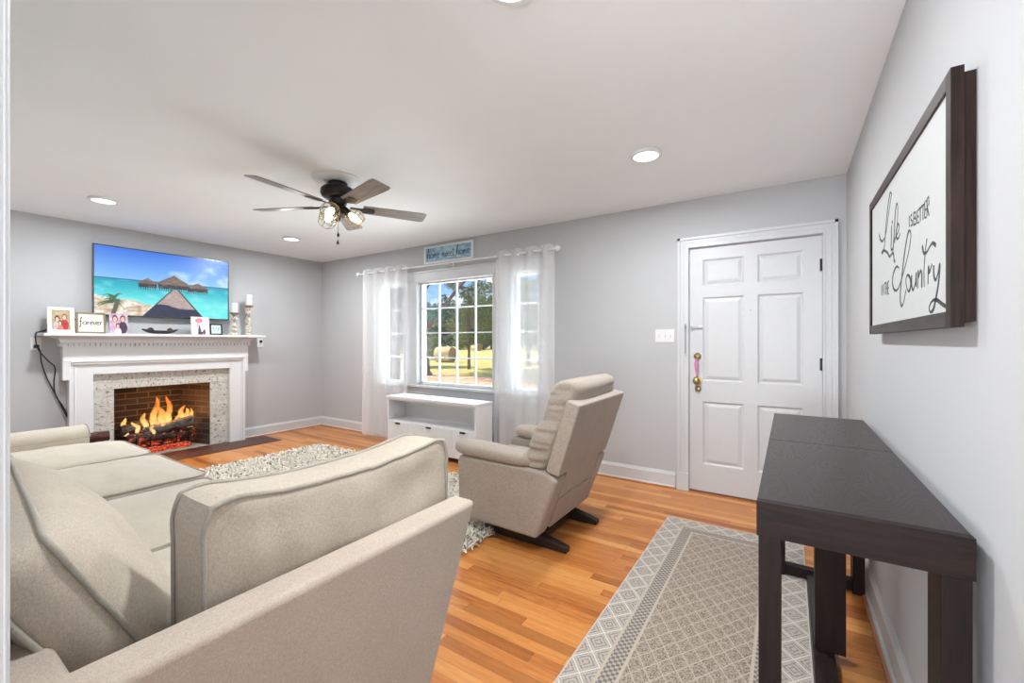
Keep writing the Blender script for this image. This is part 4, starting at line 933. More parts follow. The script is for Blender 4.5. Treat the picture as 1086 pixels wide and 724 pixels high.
block = [
 [(169, 262), (170, 305)], [(180, 254), (174, 262), (176, 275), (182, 283), (182, 295), (175, 302)],
 [(187, 248), (187, 298)], [(187, 248), (195, 246), (196, 262), (188, 270), (197, 272), (197, 292), (187, 298)],
 [(208, 236), (202, 240), (202, 290), (209, 287)], [(202, 265), (207, 262)], [(209, 232), (220, 224)], [(214, 228), (214, 283)], [(219, 222), (230, 214)], [(225, 218), (225, 277)],
 [(238, 200), (232, 205), (232, 270), (239, 266)], [(232, 237), (238, 234)], [(241, 262), (241, 190), (248, 183), (249, 212), (242, 225), (249, 258)],
 [(57, 540), (57, 582)], [(61, 582), (61, 537), (66, 580), (66, 535)], [(69, 533), (75, 530)], [(72, 531), (72, 580)], [(76, 530), (76, 579)], [(80, 528), (80, 578)], [(76, 554), (80, 553)],
 [(87, 525), (83, 527), (83, 577), (87, 576)], [(83, 552), (86, 551)]]
l_ = MB()
for s_ in script:
    pts = [onboard(*p) for p in catmull(s_, 6)]; ww = []
    for i in range(len(pts)):
        dz = pts[min(i + 1, len(pts) - 1)][2] - pts[max(i - 1, 0)][2]; ww.append(0.0105 if dz < 0 else 0.0055)
    ww = [sum(ww[max(0, i - 3):i + 4]) / len(ww[max(0, i - 3):i + 4]) for i in range(len(ww))]
    ribbon(l_, pts, ww, (-1, 0, 0))
for s_ in block: ribbon(l_, [onboard(*p) for p in s_], 0.006, (-1, 0, 0))
l_.build('lettering', M_ink, t)

# ---------------------------------------------------------------- console table along right wall
TB = thing('console_table', 'tall narrow dark espresso wood table against right wall', 'table', (0.125, 2.015, 0))
a, b, c, d, zt = -0.068, 0.318, 1.232, 2.795, 0.852
box(a, b, c + 0.0225, 2.0435, zt - 0.022, zt).build('tabletop', M_table, TB, bevel=0.002); box(a, b, 2.0455, d, zt - 0.022, zt).build('tabletop', M_table, TB, bevel=0.002)
box(a, b, c, c + 0.022, zt - 0.086, zt).build('apron', M_tableapron, TB, bevel=0.001); box(a + 0.001, b - 0.001, d - 0.022, d - 0.001, zt - 0.086, zt - 0.022).build('apron', M_tableapron, TB, bevel=0.001)
box(a + 0.001, a + 0.020, c + 0.022, d - 0.022, zt - 0.086, zt - 0.022).build('apron', M_table, TB, bevel=0.001); box(b - 0.020, b - 0.001, c + 0.022, d - 0.022, zt - 0.086, zt - 0.022).build('apron', M_table, TB, bevel=0.001)
for x0_ in (a + 0.004, b - 0.052):
    for y0_ in (c + 0.004, d - 0.104): box(x0_, x0_ + 0.048, y0_, y0_ + 0.10, 0.0095 if x0_ < 0 else 0, zt - 0.087).build('leg', M_tableleg, TB, bevel=0.002)
box(0.086, 0.184, 2.06, 2.14, 0.045, zt - 0.024).build('center_post', M_tableleg, TB, bevel=0.002)
box(0.0785, 0.150, c + 0.05, d - 0.05, 0.0, 0.045).build('stretcher', M_table, TB, bevel=0.002)
box(a + 0.052, b - 0.052, d - 0.090, d - 0.040, 0.0095, 0.060).build('foot_rail', M_tableapron, TB, bevel=0.002)
box(a + 0.052, b - 0.052, c + 0.02, c + 0.07, 0.0095, 0.060).build('foot_rail', M_tableapron, TB, bevel=0.002)

# ---------------------------------------------------------------- runner rug
def runner_mat():
    m = Mat('runner_weave', (0.4, 0.37, 0.33, 1), 0.95, spec=0.1); x, y, z = m.xyz(m.pos())
    X = x + 0.4; edge = X.min(X * -1.0 + 0.8).min(y * -1.0 + 1.42).min(y + 1.42)     # distance from the nearest edge
    sp = m.noise(m.pos(), 190, 2, 0.6); sp2 = m.noise(m.pos(), 60, 3, 0.7); sc = 0.105
    def lattice(u, v, s_):
        p_ = (u + v) / s_; q_ = (u - v) / s_; fp = (p_.fract() - 0.5).abs(); fq = (q_.fract() - 0.5).abs(); return fp, fq
    fp, fq = lattice(x * 1.5, y, sc); line = (fp.gt(0.465)).max(fq.gt(0.465)); dpt = fp.max(fq)
    ring = ((dpt - 0.24).abs()).lt(0.05)
    dots = sp.gt(0.53) * (line.inv())
    dark = (dots * 0.70).max(ring * sp2.gt(0.50) * 0.2)
    base, lite, dk = S(170, 156, 141), S(184, 171, 157), S(72, 66, 61)
    field = m.mix(dark, m.mix(line, base, lite), dk)
    bp, bq = lattice(x * 1.15, y, 0.13); conc = ((bp.max(bq) * 6.0).fract()).gt(0.62); bl = bp.gt(0.46).max(bq.gt(0.46))
    bord = m.mix(bl, m.mix((conc * sp.gt(0.42) * 0.62).max(sp.gt(0.60) * 0.5), S(180, 171, 161), S(84, 79, 75)), S(206, 199, 190))
    ck = (((x * 36.0).fract() - 0.5) * ((y * 36.0).fract() - 0.5)).gt(0.0)
    strp = m.mix(ck * 0.66, S(170, 160, 150), S(72, 68, 66))
    c = m.mix(edge.gt(0.118), bord, lite); c = m.mix(edge.gt(0.130), c, strp); c = m.mix(edge.gt(0.188), c, lite); c = m.mix(edge.gt(0.200), c, field)
    c = m.mix(edge.lt(0.008), c, S(190, 182, 172))
    m.col(c); m.bump(sp, 0.5, 0.002); return m.m
tag(box(-0.722, 0.078, 0.32, 3.16, 0.0, 0.009).build('runner_rug', runner_mat(), bevel=0.003), 'grey-beige patterned runner rug on the wood floor under the table', 'rug')

# ---------------------------------------------------------------- shag rug
SR = thing('shag_rug', 'cream shaggy rug with dark flecks between sofa, fireplace and recliner', 'rug', (-3.16, 2.0, 0))
box(-4.72, -1.62, 0.95, 3.02, 0.0, 0.012).build('backing', fabric('rug_backing', (0.6, 0.56, 0.5, 1)), SR)
rng = np.random.RandomState(4); nT = 24000
tx = rng.uniform(-4.74, -1.60, nT); ty = rng.uniform(0.95, 3.04, nT)
keep = ((ty > 1.02)); tx, ty = tx[keep], ty[keep]; nT = len(tx)
ang = rng.uniform(0, 2 * np.pi, nT); ln = rng.uniform(0.022, 0.05, nT); hh = rng.uniform(0.02, 0.040, nT); wd = rng.uniform(0.004, 0.007, nT)
dxy = np.stack([np.cos(ang), np.sin(ang)], 1); nxy = np.stack([-dxy[:, 1], dxy[:, 0]], 1); V = np.zeros((nT, 8, 3))
for k_, (s_, zz) in enumerate(((0.0, 0.008), (0.35, 0.8), (0.75, 1.0), (1.0, 0.55))):
    cxy = np.stack([tx, ty], 1) + dxy * (ln * s_)[:, None]
    for e_, sg in ((0, -1), (1, 1)): V[:, k_ * 2 + e_, :2] = cxy + nxy * (wd * sg)[:, None]; V[:, k_ * 2 + e_, 2] = hh * zz if zz > 0.01 else 0.011
V = V.reshape(-1, 3) - np.array([-3.16, 2.0, 0]); base = (np.arange(nT) * 8)[:, None]
F = np.concatenate([base + np.array([[0, 1, 3, 2]]), base + np.array([[2, 3, 5, 4]]), base + np.array([[4, 5, 7, 6]])]).tolist()
me = bpy.data.meshes.new('pile'); me.from_pydata(V.tolist(), [], F); pm = Mat('wool_tufts', (0.8, 0.78, 0.7, 1), 0.95, spec=0.1)
gi = pm.t.nodes.new('ShaderNodeNewGeometry'); pm.col(pm.ramp(N(pm.t, gi.outputs['Random Per Island']), [(0.0, S(100, 92, 88)), (0.05, S(140, 132, 120)), (0.07, S(230, 223, 208)), (1.0, S(242, 236, 222))])); me.materials.append(pm.m)
po = bpy.data.objects.new('pile', me); COL.objects.link(po); po.parent = SR; po['kind'] = 'stuff'

# ---------------------------------------------------------------- sofa
def cushion(Wd, Hd, T, pf, pb_, seed, wr=0.004, r=0.07, n=44, sag=0.0, ears=0.012):
    """cushion lying in x (width) / z (height), front towards +y. returns body, piping meshes"""
    rn = random.Random(seed); ph = [rn.uniform(-9, 9) for _ in range(3)]
    def P(u, v):
        x, z = u * Wd / 2, v * Hd / 2; qx, qz = abs(x) - (Wd / 2 - r), abs(z) - (Hd / 2 - r)
        if qx > 0 and qz > 0:
            m_ = max(qx, qz); l_ = math.hypot(qx, qz); k_ = m_ / l_; x = math.copysign(Wd / 2 - r + qx * k_, x); z = math.copysign(Hd / 2 - r + qz * k_, z)
        x += ears * math.copysign(1, u) * (abs(v) ** 4 - 0.6) * abs(u) ** 2; z += ears * math.copysign(1, v) * (abs(u) ** 4 - 0.6) * abs(v) ** 2
        if v > 0: z -= sag * (1 - u * u) * v
        return x, z
    def wrk(x, z, off):
        w1 = noise.noise(Vector((x * 3.1 + ph[0], z * 9 + ph[1], off))) + 0.6 * noise.noise(Vector((x * 11 + ph[2], z * 5, off + 3)))
        return w1
    B = MB(); idx = {}
    for side in (0, 1):
        for j in range(n + 1):
            for i in range(n + 1):
                u, v = -1 + 2 * i / n, -1 + 2 * j / n; x, z = P(u, v); bulge = max(0.0, (1 - abs(u) ** 2.6) * (1 - abs(v) ** 2.6)) ** 0.62
                edge = min(1.0, 3.2 * min(1 - abs(u), 1 - abs(v))); dd = (pf if side == 0 else pb_) * bulge + wr * edge * wrk(x, z, side * 7)
                idx[(side, i, j)] = len(B.v); B.v.append((x, (T / 2 + dd) if side == 0 else -(T / 2 + dd), z))
    for j in range(n):
        for i in range(n):
            a, b, c, d = (idx[(0, i, j)], idx[(0, i + 1, j)], idx[(0, i + 1, j + 1)], idx[(0, i, j + 1)]); B.f.append((a, d, c, b))
            a, b, c, d = (idx[(1, i, j)], idx[(1, i + 1, j)], idx[(1, i + 1, j + 1)], idx[(1, i, j + 1)]); B.f.append((a, b, c, d))
    ring = [(i, 0) for i in range(n)] + [(n, j) for j in range(n)] + [(n - i, n) for i in range(n)] + [(0, n - j) for j in range(n)]
    prev = [idx[(0,) + q] for q in ring]; last = [idx[(1,) + q] for q in ring]; m_ = len(ring)
    for k_ in (1, 2, 3):
        s_ = k_ / 4; cur = []
        for q, (i, j) in enumerate(ring):
            x, _, z = B.v[idx[(0, i, j)]]; o_ = 1 + (0.022 + 0.010 * noise.noise(Vector((x * 7 + ph[0], z * 7, s_ * 2)))) * math.sin(math.pi * s_)
            cur.append(len(B.v)); B.v.append((x * o_, T / 2 - T * s_, z * o_))
        for q in range(m_): B.f.append((prev[q], cur[q], cur[(q + 1) % m_], prev[(q + 1) % m_])[::-1])
        prev = cur
    for q in range(m_): B.f.append((prev[q], last[q], last[(q + 1) % m_], prev[(q + 1) % m_])[::-1])
    B.smooth = True; pp = []
    for side in (0, 1):
        path = []
        for (i, j) in ring:
            x, y_, z = B.v[idx[(side, i, j)]]; wob = 0.0035 * noise.noise(Vector((x * 16 + ph[1], z * 16, side)))
            path.append((x * 1.006, y_ + wob + (0.001 if side == 0 else -0.001), z * 1.006 + wob))
        pp.append(MB().tube(path, 0.0058, 8, closed=True))
    return B, pp
def put_cushion(parent, name, M_, mat, pmat=None, label=None, **k):
    B, pp = cushion(**k); o = B.xf(M_).build(name, mat, parent, local=False)
    if label: o['label'] = label
    for p_ in pp: p_.xf(M_).build('piping', pmat or M_pipe, o, local=False)
    return o
SF = thing('sectional_sofa', 'long beige linen corner sofa with loose cushions filling the lower left', 'sofa', (-2.75, 0.60, 0))
# frame, back along the near wall
box(-4.60, -0.98, 0.16, 1.02, 0.085, 0.33).build('base', M_panel, SF, bevel=0.015)
box(-4.60, -0.975, 0.094, 0.200, 0.085, 0.700).build('backrest_frame', M_panel, SF, bevel=0.02, seg=4)
def slabx(xt0, xt1, xb0, xb1, yt, yb, y0, z0, z1):   # end panel leaning slightly
    return MB().add([(xb0, y0, z0), (xb1, y0, z0), (xb1, yb, z0), (xb0, yb, z0), (xt0, y0, z1), (xt1, y0, z1), (xt1, yt, z1), (xt0, yt, z1)],
                    [(0, 3, 2, 1), (4, 5, 6, 7), (0, 1, 5, 4), (1, 2, 6, 5), (2, 3, 7, 6), (3, 0, 4, 7)])
pe = slabx(-0.978, -0.880, -1.010, -0.918, 1.135, 0.915, 0.094, 0.085, 0.722).build('end_panel', M_panel, SF, bevel=0.018, seg=4)
MB().tube([(-0.884, 0.10, 0.708), (-0.884, 1.118, 0.708)], 0.0022, 6).build('seam', M_pipe, pe)
arm = MB(); pr = [(-4.44, 0.10), (-4.62, 0.10), (-4.62, 0.53)] + [(-4.53 + 0.098 * math.cos(R(a_)), 0.535 + 0.080 * math.sin(R(a_))) for a_ in range(180, -1, -15)] + [(-4.44, 0.53)]
arm.prism(pr, 'y', 0.10, 0.965).build('arm', M_seat, SF, bevel=0.012, seg=3)
MB().tube([(-4.53 + 0.099 * math.cos(R(a_)), 0.963, 0.535 + 0.081 * math.sin(R(a_))) for a_ in range(180, -1, -15)], 0.004, 6).build('arm_piping', M_pipe, SF)
for xx in (-4.5, -2.8, -1.05):
    for yy in (0.2, 0.88): box(xx - 0.03, xx + 0.03, yy - 0.03, yy + 0.03, 0.013, 0.085).build('leg', M_tableleg, SF)
lay = lambda cx_, cy_, cz_: Matrix.Translation((cx_, cy_, cz_)) @ Matrix.Rotation(R(90), 4, 'X')      # front -> +z, height -> -y
def flat(x0, x1, y0, y1, z, T, **k):
    M_ = Matrix.Translation(((x0 + x1) / 2, (y0 + y1) / 2, z)) @ Matrix(((1, 0, 0, 0), (0, 0, -1, 0), (0, 1, 0, 0), (0, 0, 0, 1)))
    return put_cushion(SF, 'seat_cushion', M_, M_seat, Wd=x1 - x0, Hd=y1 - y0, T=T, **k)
flat(-4.47, -3.735, 0.18, 1.150, 0.405, 0.125, pf=0.055, pb_=0.0, seed=11, r=0.14, wr=0.009)
flat(-3.725, -2.905, 0.18, 1.150, 0.400, 0.125, pf=0.045, pb_=0.0, seed=12, r=0.08, wr=0.008)
flat(-2.895, -2.06, 0.18, 1.130, 0.385, 0.120, pf=0.025, pb_=0.0, seed=13, r=0.05, wr=0.005)
flat(-2.05, -0.985, 0.18, 1.110, 0.385, 0.120, pf=0.020, pb_=0.0, seed=14, r=0.05, wr=0.004)
# loose cushion standing against the end panel
Mp = Matrix.Translation((-1.085, 0.758, 0.688)) @ Matrix(((0, -1, 0, 0), (1, 0, 0, 0), (0, 0, 1, 0), (0, 0, 0, 1)))
put_cushion(SF, 'back_cushion', Mp, M_sofa, Wd=0.745, Hd=0.475, T=0.155, pf=0.06, pb_=0.022, seed=21, wr=0.016, sag=0.030, r=0.085)
def lean(x0, x1, seed, pf, zt=0.92, yt=0.185, tilt=27, T=0.095, Hd=0.56, yaw=0.0, **k):
    ca, sa = math.cos(R(tilt)), math.sin(R(tilt)); Rm = Matrix.Rotation(R(tilt), 4, 'X')
    # front top edge sits at (yt, zt)
    top = Vector((0, yt, zt)); up = Rm @ Vector((0, 0, 1)); fr = Rm @ Vector((0, 1, 0))
    c_ = top - up * Hd / 2 - fr * T / 2; c_.x = (x0 + x1) / 2
    piv = Vector((x1, yt, 0)); Yw = Matrix.Translation(piv) @ Matrix.Rotation(R(yaw), 4, 'Z') @ Matrix.Translation(-piv)
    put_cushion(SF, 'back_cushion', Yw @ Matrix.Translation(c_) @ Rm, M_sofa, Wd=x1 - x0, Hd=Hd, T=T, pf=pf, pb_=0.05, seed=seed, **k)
lean(-2.08, -1.12, 31, 0.105, zt=0.895, wr=0.013, r=0.05, yaw=-4.5, Hd=0.54)
lean(-2.93, -2.13, 32, 0.07, zt=0.86, wr=0.008)
lean(-3.72, -2.96, 33, 0.07, zt=0.86, wr=0.008)
lean(-4.42, -3.73, 34, 0.07, zt=0.85, wr=0.008)

# ---------------------------------------------------------------- recliner
RC = thing('recliner', 'taupe upholstered recliner seen from behind, facing the fireplace', 'recliner', (-1.45, 2.56, 0))
def sidearm(y0, y1):
    pr = [(-1.79, 0.105), (-1.835, 0.135), (-1.845, 0.47), (-1.825, 0.505), (-1.30, 0.500), (-1.17, 0.488), (-1.105, 0.455), (-1.245, 0.090)]
    MB().prism(pr, 'y', y0, y1).build('arm_side', M_rec, RC, bevel=0.022, seg=4)
sidearm(2.170, 2.305); sidearm(2.815, 2.950)
def pad(y0, y1, xs_=-1.895):
    n = 26; m2 = 20; vs = []; yc = (y0 + y1) / 2; hw = (y1 - y0) / 2
    for i in range(n + 1):
        s_ = i / n; x = xs_ + s_ * (-1.262 - xs_); zc = 0.552 - 0.020 * s_; e = (max(0.0, 1 - abs(2 * s_ - 1) ** 7)) ** 0.5 * (1 - 0.10 * s_)
        for k in range(m2):
            a_ = 2 * math.pi * k / m2; cz, cy = math.sin(a_), math.cos(a_); sq = lambda v, p_: math.copysign(abs(v) ** p_, v)
            w_ = 1 + 0.03 * noise.noise(Vector((x * 9, cy * 2, cz * 2 + y0)))
            vs.append((x, yc + hw * sq(cy, 0.75) * e * w_, zc + 0.050 * sq(cz, 0.8) * e * w_))
    fs = [(i * m2 + k, i * m2 + (k + 1) % m2, (i + 1) * m2 + (k + 1) % m2, (i + 1) * m2 + k) for i in range(n) for k in range(m2)] + [tuple(range(m2))[::-1], tuple(n * m2 + k for k in range(m2))]
    mb = MB().add(vs, fs); mb.smooth = True; mb.build('arm_pad', M_rec, RC)
pad(2.150, 2.335); pad(2.790, 2.965, -1.82)
back = lambda z: -0.965 + (z - 0.90) * 0.325
# outer back shell: wide above the arms, narrow between them
def leanslab(z0, z1, y0, y1, th, off=0.0):
    xa, xb = back(z0) + off, back(z1) + off
    return MB().prism([(xa, z0), (xb, z1), (xb - th, z1 + 0.025 * (th / 0.09)), (xa - th, z0 + 0.02)], 'y', y0, y1)
leanslab(0.475, 0.898, 2.180, 2.938, 0.085).build('back_shell', M_rec, RC, bevel=0.012, seg=3)
leanslab(0.305, 0.480, 2.310, 2.810, 0.085, -0.006).build('back_shell_lower', M_rec, RC, bevel=0.006)
leanslab(0.115, 0.298, 2.306, 2.814, 0.060, -0.004).build('rear_panel', M_rec, RC, bevel=0.008)
# pillowy inner back
def pillow(name, y0, y1, z0, z1, th, off, seed, pl=1.0):
    n, m2 = 40, 36; vs = []; yc, hw = (y0 + y1) / 2, (y1 - y0) / 2
    for i in range(n + 1):
        s_ = i / n; z = z0 + (z1 - z0) * s_; e = max(0.0, 1 - abs(2 * s_ - 1) ** 5.0) ** 0.5
        for k in range(m2):
            a_ = 2 * math.pi * k / m2; cx_, cy = math.sin(a_), math.cos(a_); sq = lambda v, p_: math.copysign(abs(v) ** p_, v)
            xx = sq(cx_, 0.62) * th / 2 * e; yy = sq(cy, 0.42) * hw * (0.90 + 0.10 * e)
            wr = 0.010 * pl * noise.noise(Vector((yy * 5 + seed, z * 24, xx * 6 + seed))) + 0.005 * pl * noise.noise(Vector((yy * 14, z * 40, seed)))
            ed = abs(cy) ** 2; vs.append((back(z) + off + xx + wr * 0.8, yc + yy + wr * ed * 1.6, z + 0.3 * wr))
    fs = [(i * m2 + k, i * m2 + (k + 1) % m2, (i + 1) * m2 + (k + 1) % m2, (i + 1) * m2 + k) for i in range(n) for k in range(m2)] + [tuple(range(m2))[::-1], tuple(n * m2 + k for k in range(m2))]
    mb = MB().add(vs, fs); mb.smooth = True; return mb.build(name, M_rec, RC)
pillow('head_cushion', 2.215, 2.915, 0.70, 1.030, 0.215, -0.155, 3)
pillow('lumbar_cushion', 2.185, 2.935, 0.478, 0.790, 0.235, -0.175, 8)
box(-1.86, -1.26, 2.308, 2.812, 0.28, 0.455).build('seat_cushion', M_rec, RC, bevel=0.05, seg=5)
box(-1.885, -1.845, 2.306, 2.814, 0.115, 0.40).build('footrest', M_rec, RC, bevel=0.018, seg=4)
M_base = plain('walnut_black_base', (0.02, 0.013, 0.011, 1), 0.45)
for y0_ in (2.275, 2.745):
    MB().prism([(-1.72, 0.0), (-1.72, 0.028), (-1.45, 0.075), (-1.30, 0.075), (-1.10, 0.030), (-1.10, 0.0)], 'y', y0_, y0_ + 0.055).build('base_runner', M_base, RC, bevel=0.003)
box(-1.60, -1.34, 2.33, 2.745, 0.028, 0.13).build('rocker_mechanism', M_black, RC)
for x0_ in (-1.66, -1.34): box(x0_, x0_ + 0.06, 2.33, 2.745, 0.02, 0.06).build('cross_bar', M_base, RC)

# ---------------------------------------------------------------- outdoors
GZ = -0.50
def at(px_, zc, z=GZ):
    r = (px_ - 543) / 452.0; th = R(33); return Vector((zc * (-math.sin(th) + math.cos(th) * r), zc * (math.cos(th) + math.sin(th) * r), z))
m = Mat('lawn', (0.3, 0.32, 0.12, 1), 0.95, spec=0.1); p = m.pos(False); f = m.noise(p, 0.12, 5, 0.6); g_ = m.noise(p, 3.0, 4, 0.7)
m.col(m.ramp(f * 0.7 + g_ * 0.3, [(0.35, S(176, 158, 102)), (0.5, S(182, 170, 104)), (0.65, S(204, 184, 130))])); m.bump(g_, 0.6, 0.05)
struct('ground', MB().add([(-160, 4.3, GZ), (90, 4.3, GZ), (90, 220, GZ), (-160, 220, GZ), (-160, 4.3, GZ - .3), (90, 4.3, GZ - .3), (90, 220, GZ - .3), (-160, 220, GZ - .3)],
       [(0, 1, 2, 3), (7, 6, 5, 4), (0, 4, 5, 1), (1, 5, 6, 2), (2, 6, 7, 3), (3, 7, 4, 0)]), m.m)
m = Mat('pine_straw', (0.5, 0.3, 0.2, 1), 0.95, spec=0.1); g_ = m.noise(m.pos(False), 1.5, 5, 0.7); m.col(m.ramp(g_, [(0.35, S(176, 128, 100)), (0.6, S(222, 176, 146)), (0.75, S(200, 170, 130))])); m.bump(g_, 0.6, 0.05)
c0 = at(480, 19.5); ps = MB(); ring = []
for k in range(40):
    a_ = 2 * math.pi * k / 40; rr = 1 + 0.12 * math.sin(3 * a_) + 0.07 * math.sin(7 * a_ + 1); ring.append((c0.x - 1.5 + 15 * rr * math.cos(a_), c0.y - 3.5 + 6.6 * rr * math.sin(a_)))
ps.prism(ring, 'z', GZ, GZ + 0.02); struct('ground_straw_bed', ps, m.m)
m = Mat('road_gravel', S(206, 202, 194), 0.9); g_ = m.noise(m.pos(False), 2, 3); m.col(m.ramp(g_, [(0.3, S(186, 182, 172)), (0.7, S(216, 212, 204))]))
a_, b_ = at(380, 41), at(620, 47); dr = (b_ - a_).normalized(); nr = Vector((-dr.y, dr.x, 0)); a_ -= dr * 40; b_ += dr * 40; rd = MB()
q = [a_ - nr * 1.6, b_ - nr * 1.6, b_ + nr * 1.6, a_ + nr * 1.6]; rd.prism([(v.x, v.y) for v in q], 'z', GZ, GZ + 0.03); struct('road', rd, m.m)

def leafmat(nm, a, b):
    m = Mat(nm, a, 0.8, spec=0.2); gi = m.t.nodes.new('ShaderNodeNewGeometry'); m.col(m.ramp(N(m.t, gi.outputs['Random Per Island']), [(0.0, a), (1.0, b)]))
    m.b.inputs['Transmission Weight'].default_value = 0.0; return m.m
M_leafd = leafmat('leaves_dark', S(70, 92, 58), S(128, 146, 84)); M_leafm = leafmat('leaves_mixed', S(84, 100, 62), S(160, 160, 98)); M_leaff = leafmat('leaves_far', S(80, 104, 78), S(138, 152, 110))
M_bark = plain('tree_bark', S(112, 96, 84), 0.95, var=0.35, sc=14, bump=0.8)
def crown_mesh(blobs, n, size, seed):
    rng = np.random.RandomState(seed); wts = np.array([b[3] * b[4] * b[5] for b in blobs]) ** 0.75; which = rng.choice(len(blobs), n, p=wts / wts.sum())
    d = rng.normal(size=(n, 3)); d /= np.linalg.norm(d, axis=1)[:, None]; rad = rng.uniform(0.35, 1.0, n) ** 0.6
    B = np.array(blobs)[which]; c = B[:, :3] + d * rad[:, None] * B[:, 3:6]
    u = rng.normal(size=(n, 3)); u /= np.linalg.norm(u, axis=1)[:, None]; v = np.cross(u, rng.normal(size=(n, 3))); v /= np.linalg.norm(v, axis=1)[:, None]
    s_ = size * rng.uniform(0.6, 1.3, n)[:, None]; V = np.stack([c - u * s_, c - v * s_ * 0.45, c + u * s_, c + v * s_ * 0.45], 1).reshape(-1, 3)
    F = (np.arange(n) * 4)[:, None] + np.arange(4)[None]
    mb = MB(); mb.v = V.tolist(); mb.f = F.tolist(); return mb
def tree(label, base, hgt, tr, blobs, n, size, mat, seed, group=None, branches=6, name='tree', trunk_top=None, flare=1.8):
    t = thing(name, label, 'tree', tuple(base), group); rn = random.Random(seed); tt_ = trunk_top or hgt * 0.7
    pts = [(0, 0, 0), (0.02, 0, 0.25), (0.03, 0.0, 0.9)] + [(rn.uniform(-1, 1) * tr * 0.35, rn.uniform(-1, 1) * tr * 0.35, 0.9 + (tt_ - 0.9) * k / 5) for k in range(1, 6)]
    rr = [tr * flare, tr * 1.25, tr * 1.02] + [tr * (1 - 0.14 * k) for k in range(1, 6)]
    tb = MB().tube(pts, rr, 10)
    for k in range(branches):
        b_ = blobs[k % len(blobs)]; z0 = tt_ * rn.uniform(0.25, 0.85); tb.tube(catmull([(0, 0, z0), (b_[0] * 0.4, b_[1] * 0.4, z0 + (b_[2] - z0) * 0.5), (b_[0] * 0.9, b_[1] * 0.9, b_[2])], 4), [tr * 0.42 * (1 - 0.08 * i) for i in range(9)], 6)
    tb.build('trunk', M_bark, t, local=True); crown_mesh(blobs, n, size, seed).build('foliage', mat, t, local=True)
    return t
tree('big tree trunk with dark bark at left edge of the window view', at(449, 22), 11, 0.27, [(0, 0, 8.2, 3.8, 3.8, 2.6), (3.5, 0.5, 7.6, 2.8, 2.8, 1.8), (-3, 1, 8, 2.8, 2.8, 2), (5.5, 1.0, 7.0, 2.2, 2.4, 1.2)], 9000, 0.16, M_leafd, 1, branches=4, trunk_top=8.5, flare=2.0)
rn = random.Random(3); bl = [(rn.uniform(-1.5, 1.5) * (1 - 0.5 * abs(z - 3.2) / 3.2), rn.uniform(-1.2, 1.2), z, 0.62, 0.62, 0.42) for z in [1.6, 1.9, 2.2, 2.5, 2.8, 3.1, 3.4, 3.7, 4.0, 4.4, 4.8, 5.2, 5.6, 6.0, 2.0, 2.7, 3.3, 3.9, 4.6, 5.4]]
tree('leafy small tree with open branches in middle of the yard', at(497, 27), 6.4, 0.085, bl, 8000, 0.070, M_leafm, 2, branches=12, trunk_top=5.2, flare=1.3)
tree('loose-branched tree at the right side of the window view', at(526, 34), 8.0, 0.12, [(0, 0, 5.2, 1.9, 1.9, 1.9), (-1.2, 0, 3.6, 1.3, 1.3, 1.1), (1.2, 0, 6.6, 1.2, 1.2, 1.0), (0.5, 0, 2.8, 1.2, 1.2, .9)], 7000, 0.10, M_leafm, 6, branches=8, trunk_top=6.0, flare=1.3)
tree('medium green tree seen through the right curtain', at(560, 30), 6.5, 0.14, [(0, 0, 4.6, 1.9, 1.9, 1.6), (0.9, 0, 3.6, 1.3, 1.3, 1.1), (-1.0, 0, 5.4, 1.2, 1.2, 1.0)], 4000, 0.12, M_leafd, 9, branches=5)
tree('green tree seen through the left curtain', at(416, 30), 6.5, 0.14, [(0, 0, 4.4, 1.9, 1.9, 1.7), (0.9, 0, 3.2, 1.3, 1.3, 1.1), (-1.0, 0, 5.2, 1.2, 1.2, 1.0)], 4000, 0.12, M_leafd, 10, branches=5)
rn = random.Random(8); k = 0
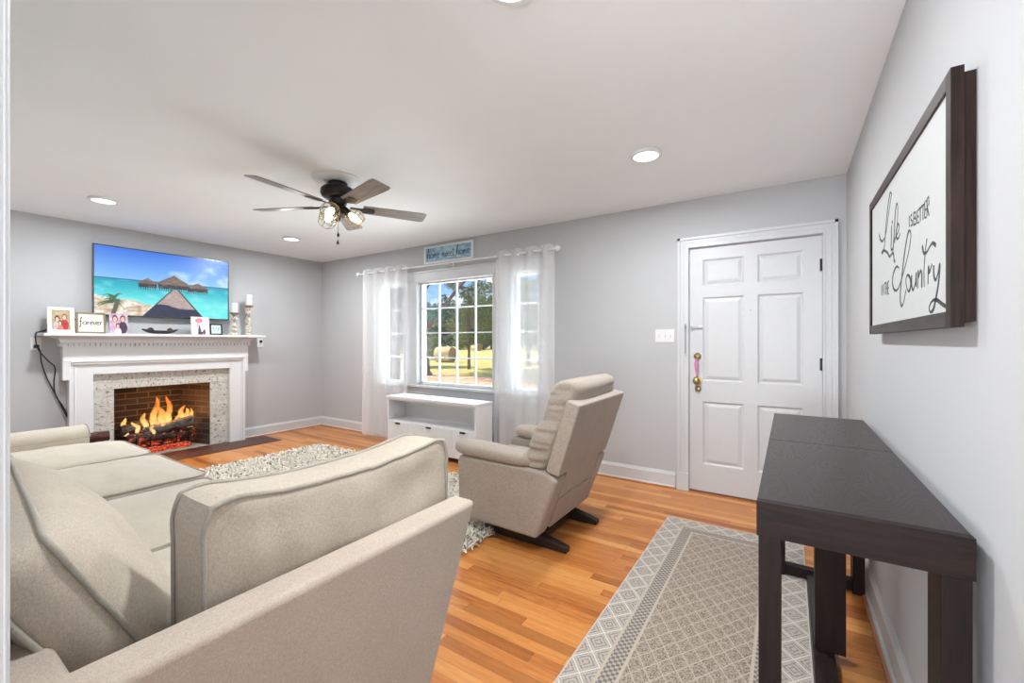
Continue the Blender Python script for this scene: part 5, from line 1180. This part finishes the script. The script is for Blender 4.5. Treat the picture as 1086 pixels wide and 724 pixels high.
for row, zc in enumerate((90, 99, 108)):
    for px_ in range(388 + row * 8, 592, 25):
        hh = rn.uniform(8.5, 11.5) + row * 1.2; w_ = 2.35; k += 1
        bl = [(0, 0, hh * 0.55, w_, w_, hh * 0.34), (rn.uniform(-.8, .8), 0, hh * 0.80, w_ * 0.6, w_ * 0.6, hh * 0.2), (0, 0, hh * 0.28, w_ * 0.97, w_, hh * 0.24)]
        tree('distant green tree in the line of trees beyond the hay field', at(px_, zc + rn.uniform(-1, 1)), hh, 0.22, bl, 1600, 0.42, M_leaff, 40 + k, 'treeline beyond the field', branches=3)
# shrub by the bale
t = thing('shrub', 'yellow-green bush growing behind the big hay bale', 'shrub', tuple(at(458.5, 41)))
crown_mesh([(0, 0, 1.2, 0.85, 0.8, 1.1), (0.6, 0.2, 0.8, 0.75, 0.7, 0.8), (-0.6, 0, 0.8, 0.7, 0.7, 0.8), (0.1, 0, 2.1, .5, .5, .5)], 2500, 0.09, 77).build('foliage', M_leafm, t, local=True)
MB().tube([(0, 0, 0), (0.05, 0, 0.6), (0.1, 0, 1.2)], [0.05, 0.04, 0.02], 6).build('stem', M_bark, t, local=True)
m = Mat('hay', S(206, 180, 132), 0.95, spec=0.1); x, y, z = m.xyz(m.pos()); g_ = m.noise(m.scale(m.pos(), (3, 30, 30)), 1.0, 4, 0.7); m.col(m.ramp(g_, [(0.3, S(168, 138, 96)), (0.7, S(230, 208, 160))])); m.bump(g_, 0.8, 0.03)
me_ = Mat('hay_end', S(150, 112, 78), 0.95, spec=0.1); x, y, z = me_.xyz(me_.pos()); g2 = me_.noise(me_.pos(), 9, 4, 0.7); me_.col(me_.ramp(g2, [(0.3, S(120, 88, 60)), (0.7, S(186, 150, 108))]))
def bale(px_, zc, r, ln, label, ang):
    t = thing('hay_bale', label, 'hay bale', tuple(at(px_, zc)), 'round hay bales', rz=ang)
    MB().lathe([(r * 0.97, -ln / 2), (r, -ln / 2 + 0.04), (r, ln / 2 - 0.04), (r * 0.97, ln / 2)], (0, 0, r - 0.02), 36, 'x').build('roll', m.m, t, local=True)
    for s_ in (-1, 1):
        pr = [(0.0, s_ * (ln / 2 + 0.02))] + [(r * 0.12 * q_, s_ * (ln / 2 + (0.022 if q_ % 2 else 0.008))) for q_ in range(1, 9)]
        MB().lathe(pr if s_ > 0 else pr, (0, 0, r - 0.02), 30, 'x').build('end_face', me_.m, t, local=True)
bale(472, 36, 0.66, 1.45, 'big round hay bale on the lawn outside the window', R(10))
bale(507, 80, 0.65, 1.3, 'small distant round hay bale in the far field', R(-30))
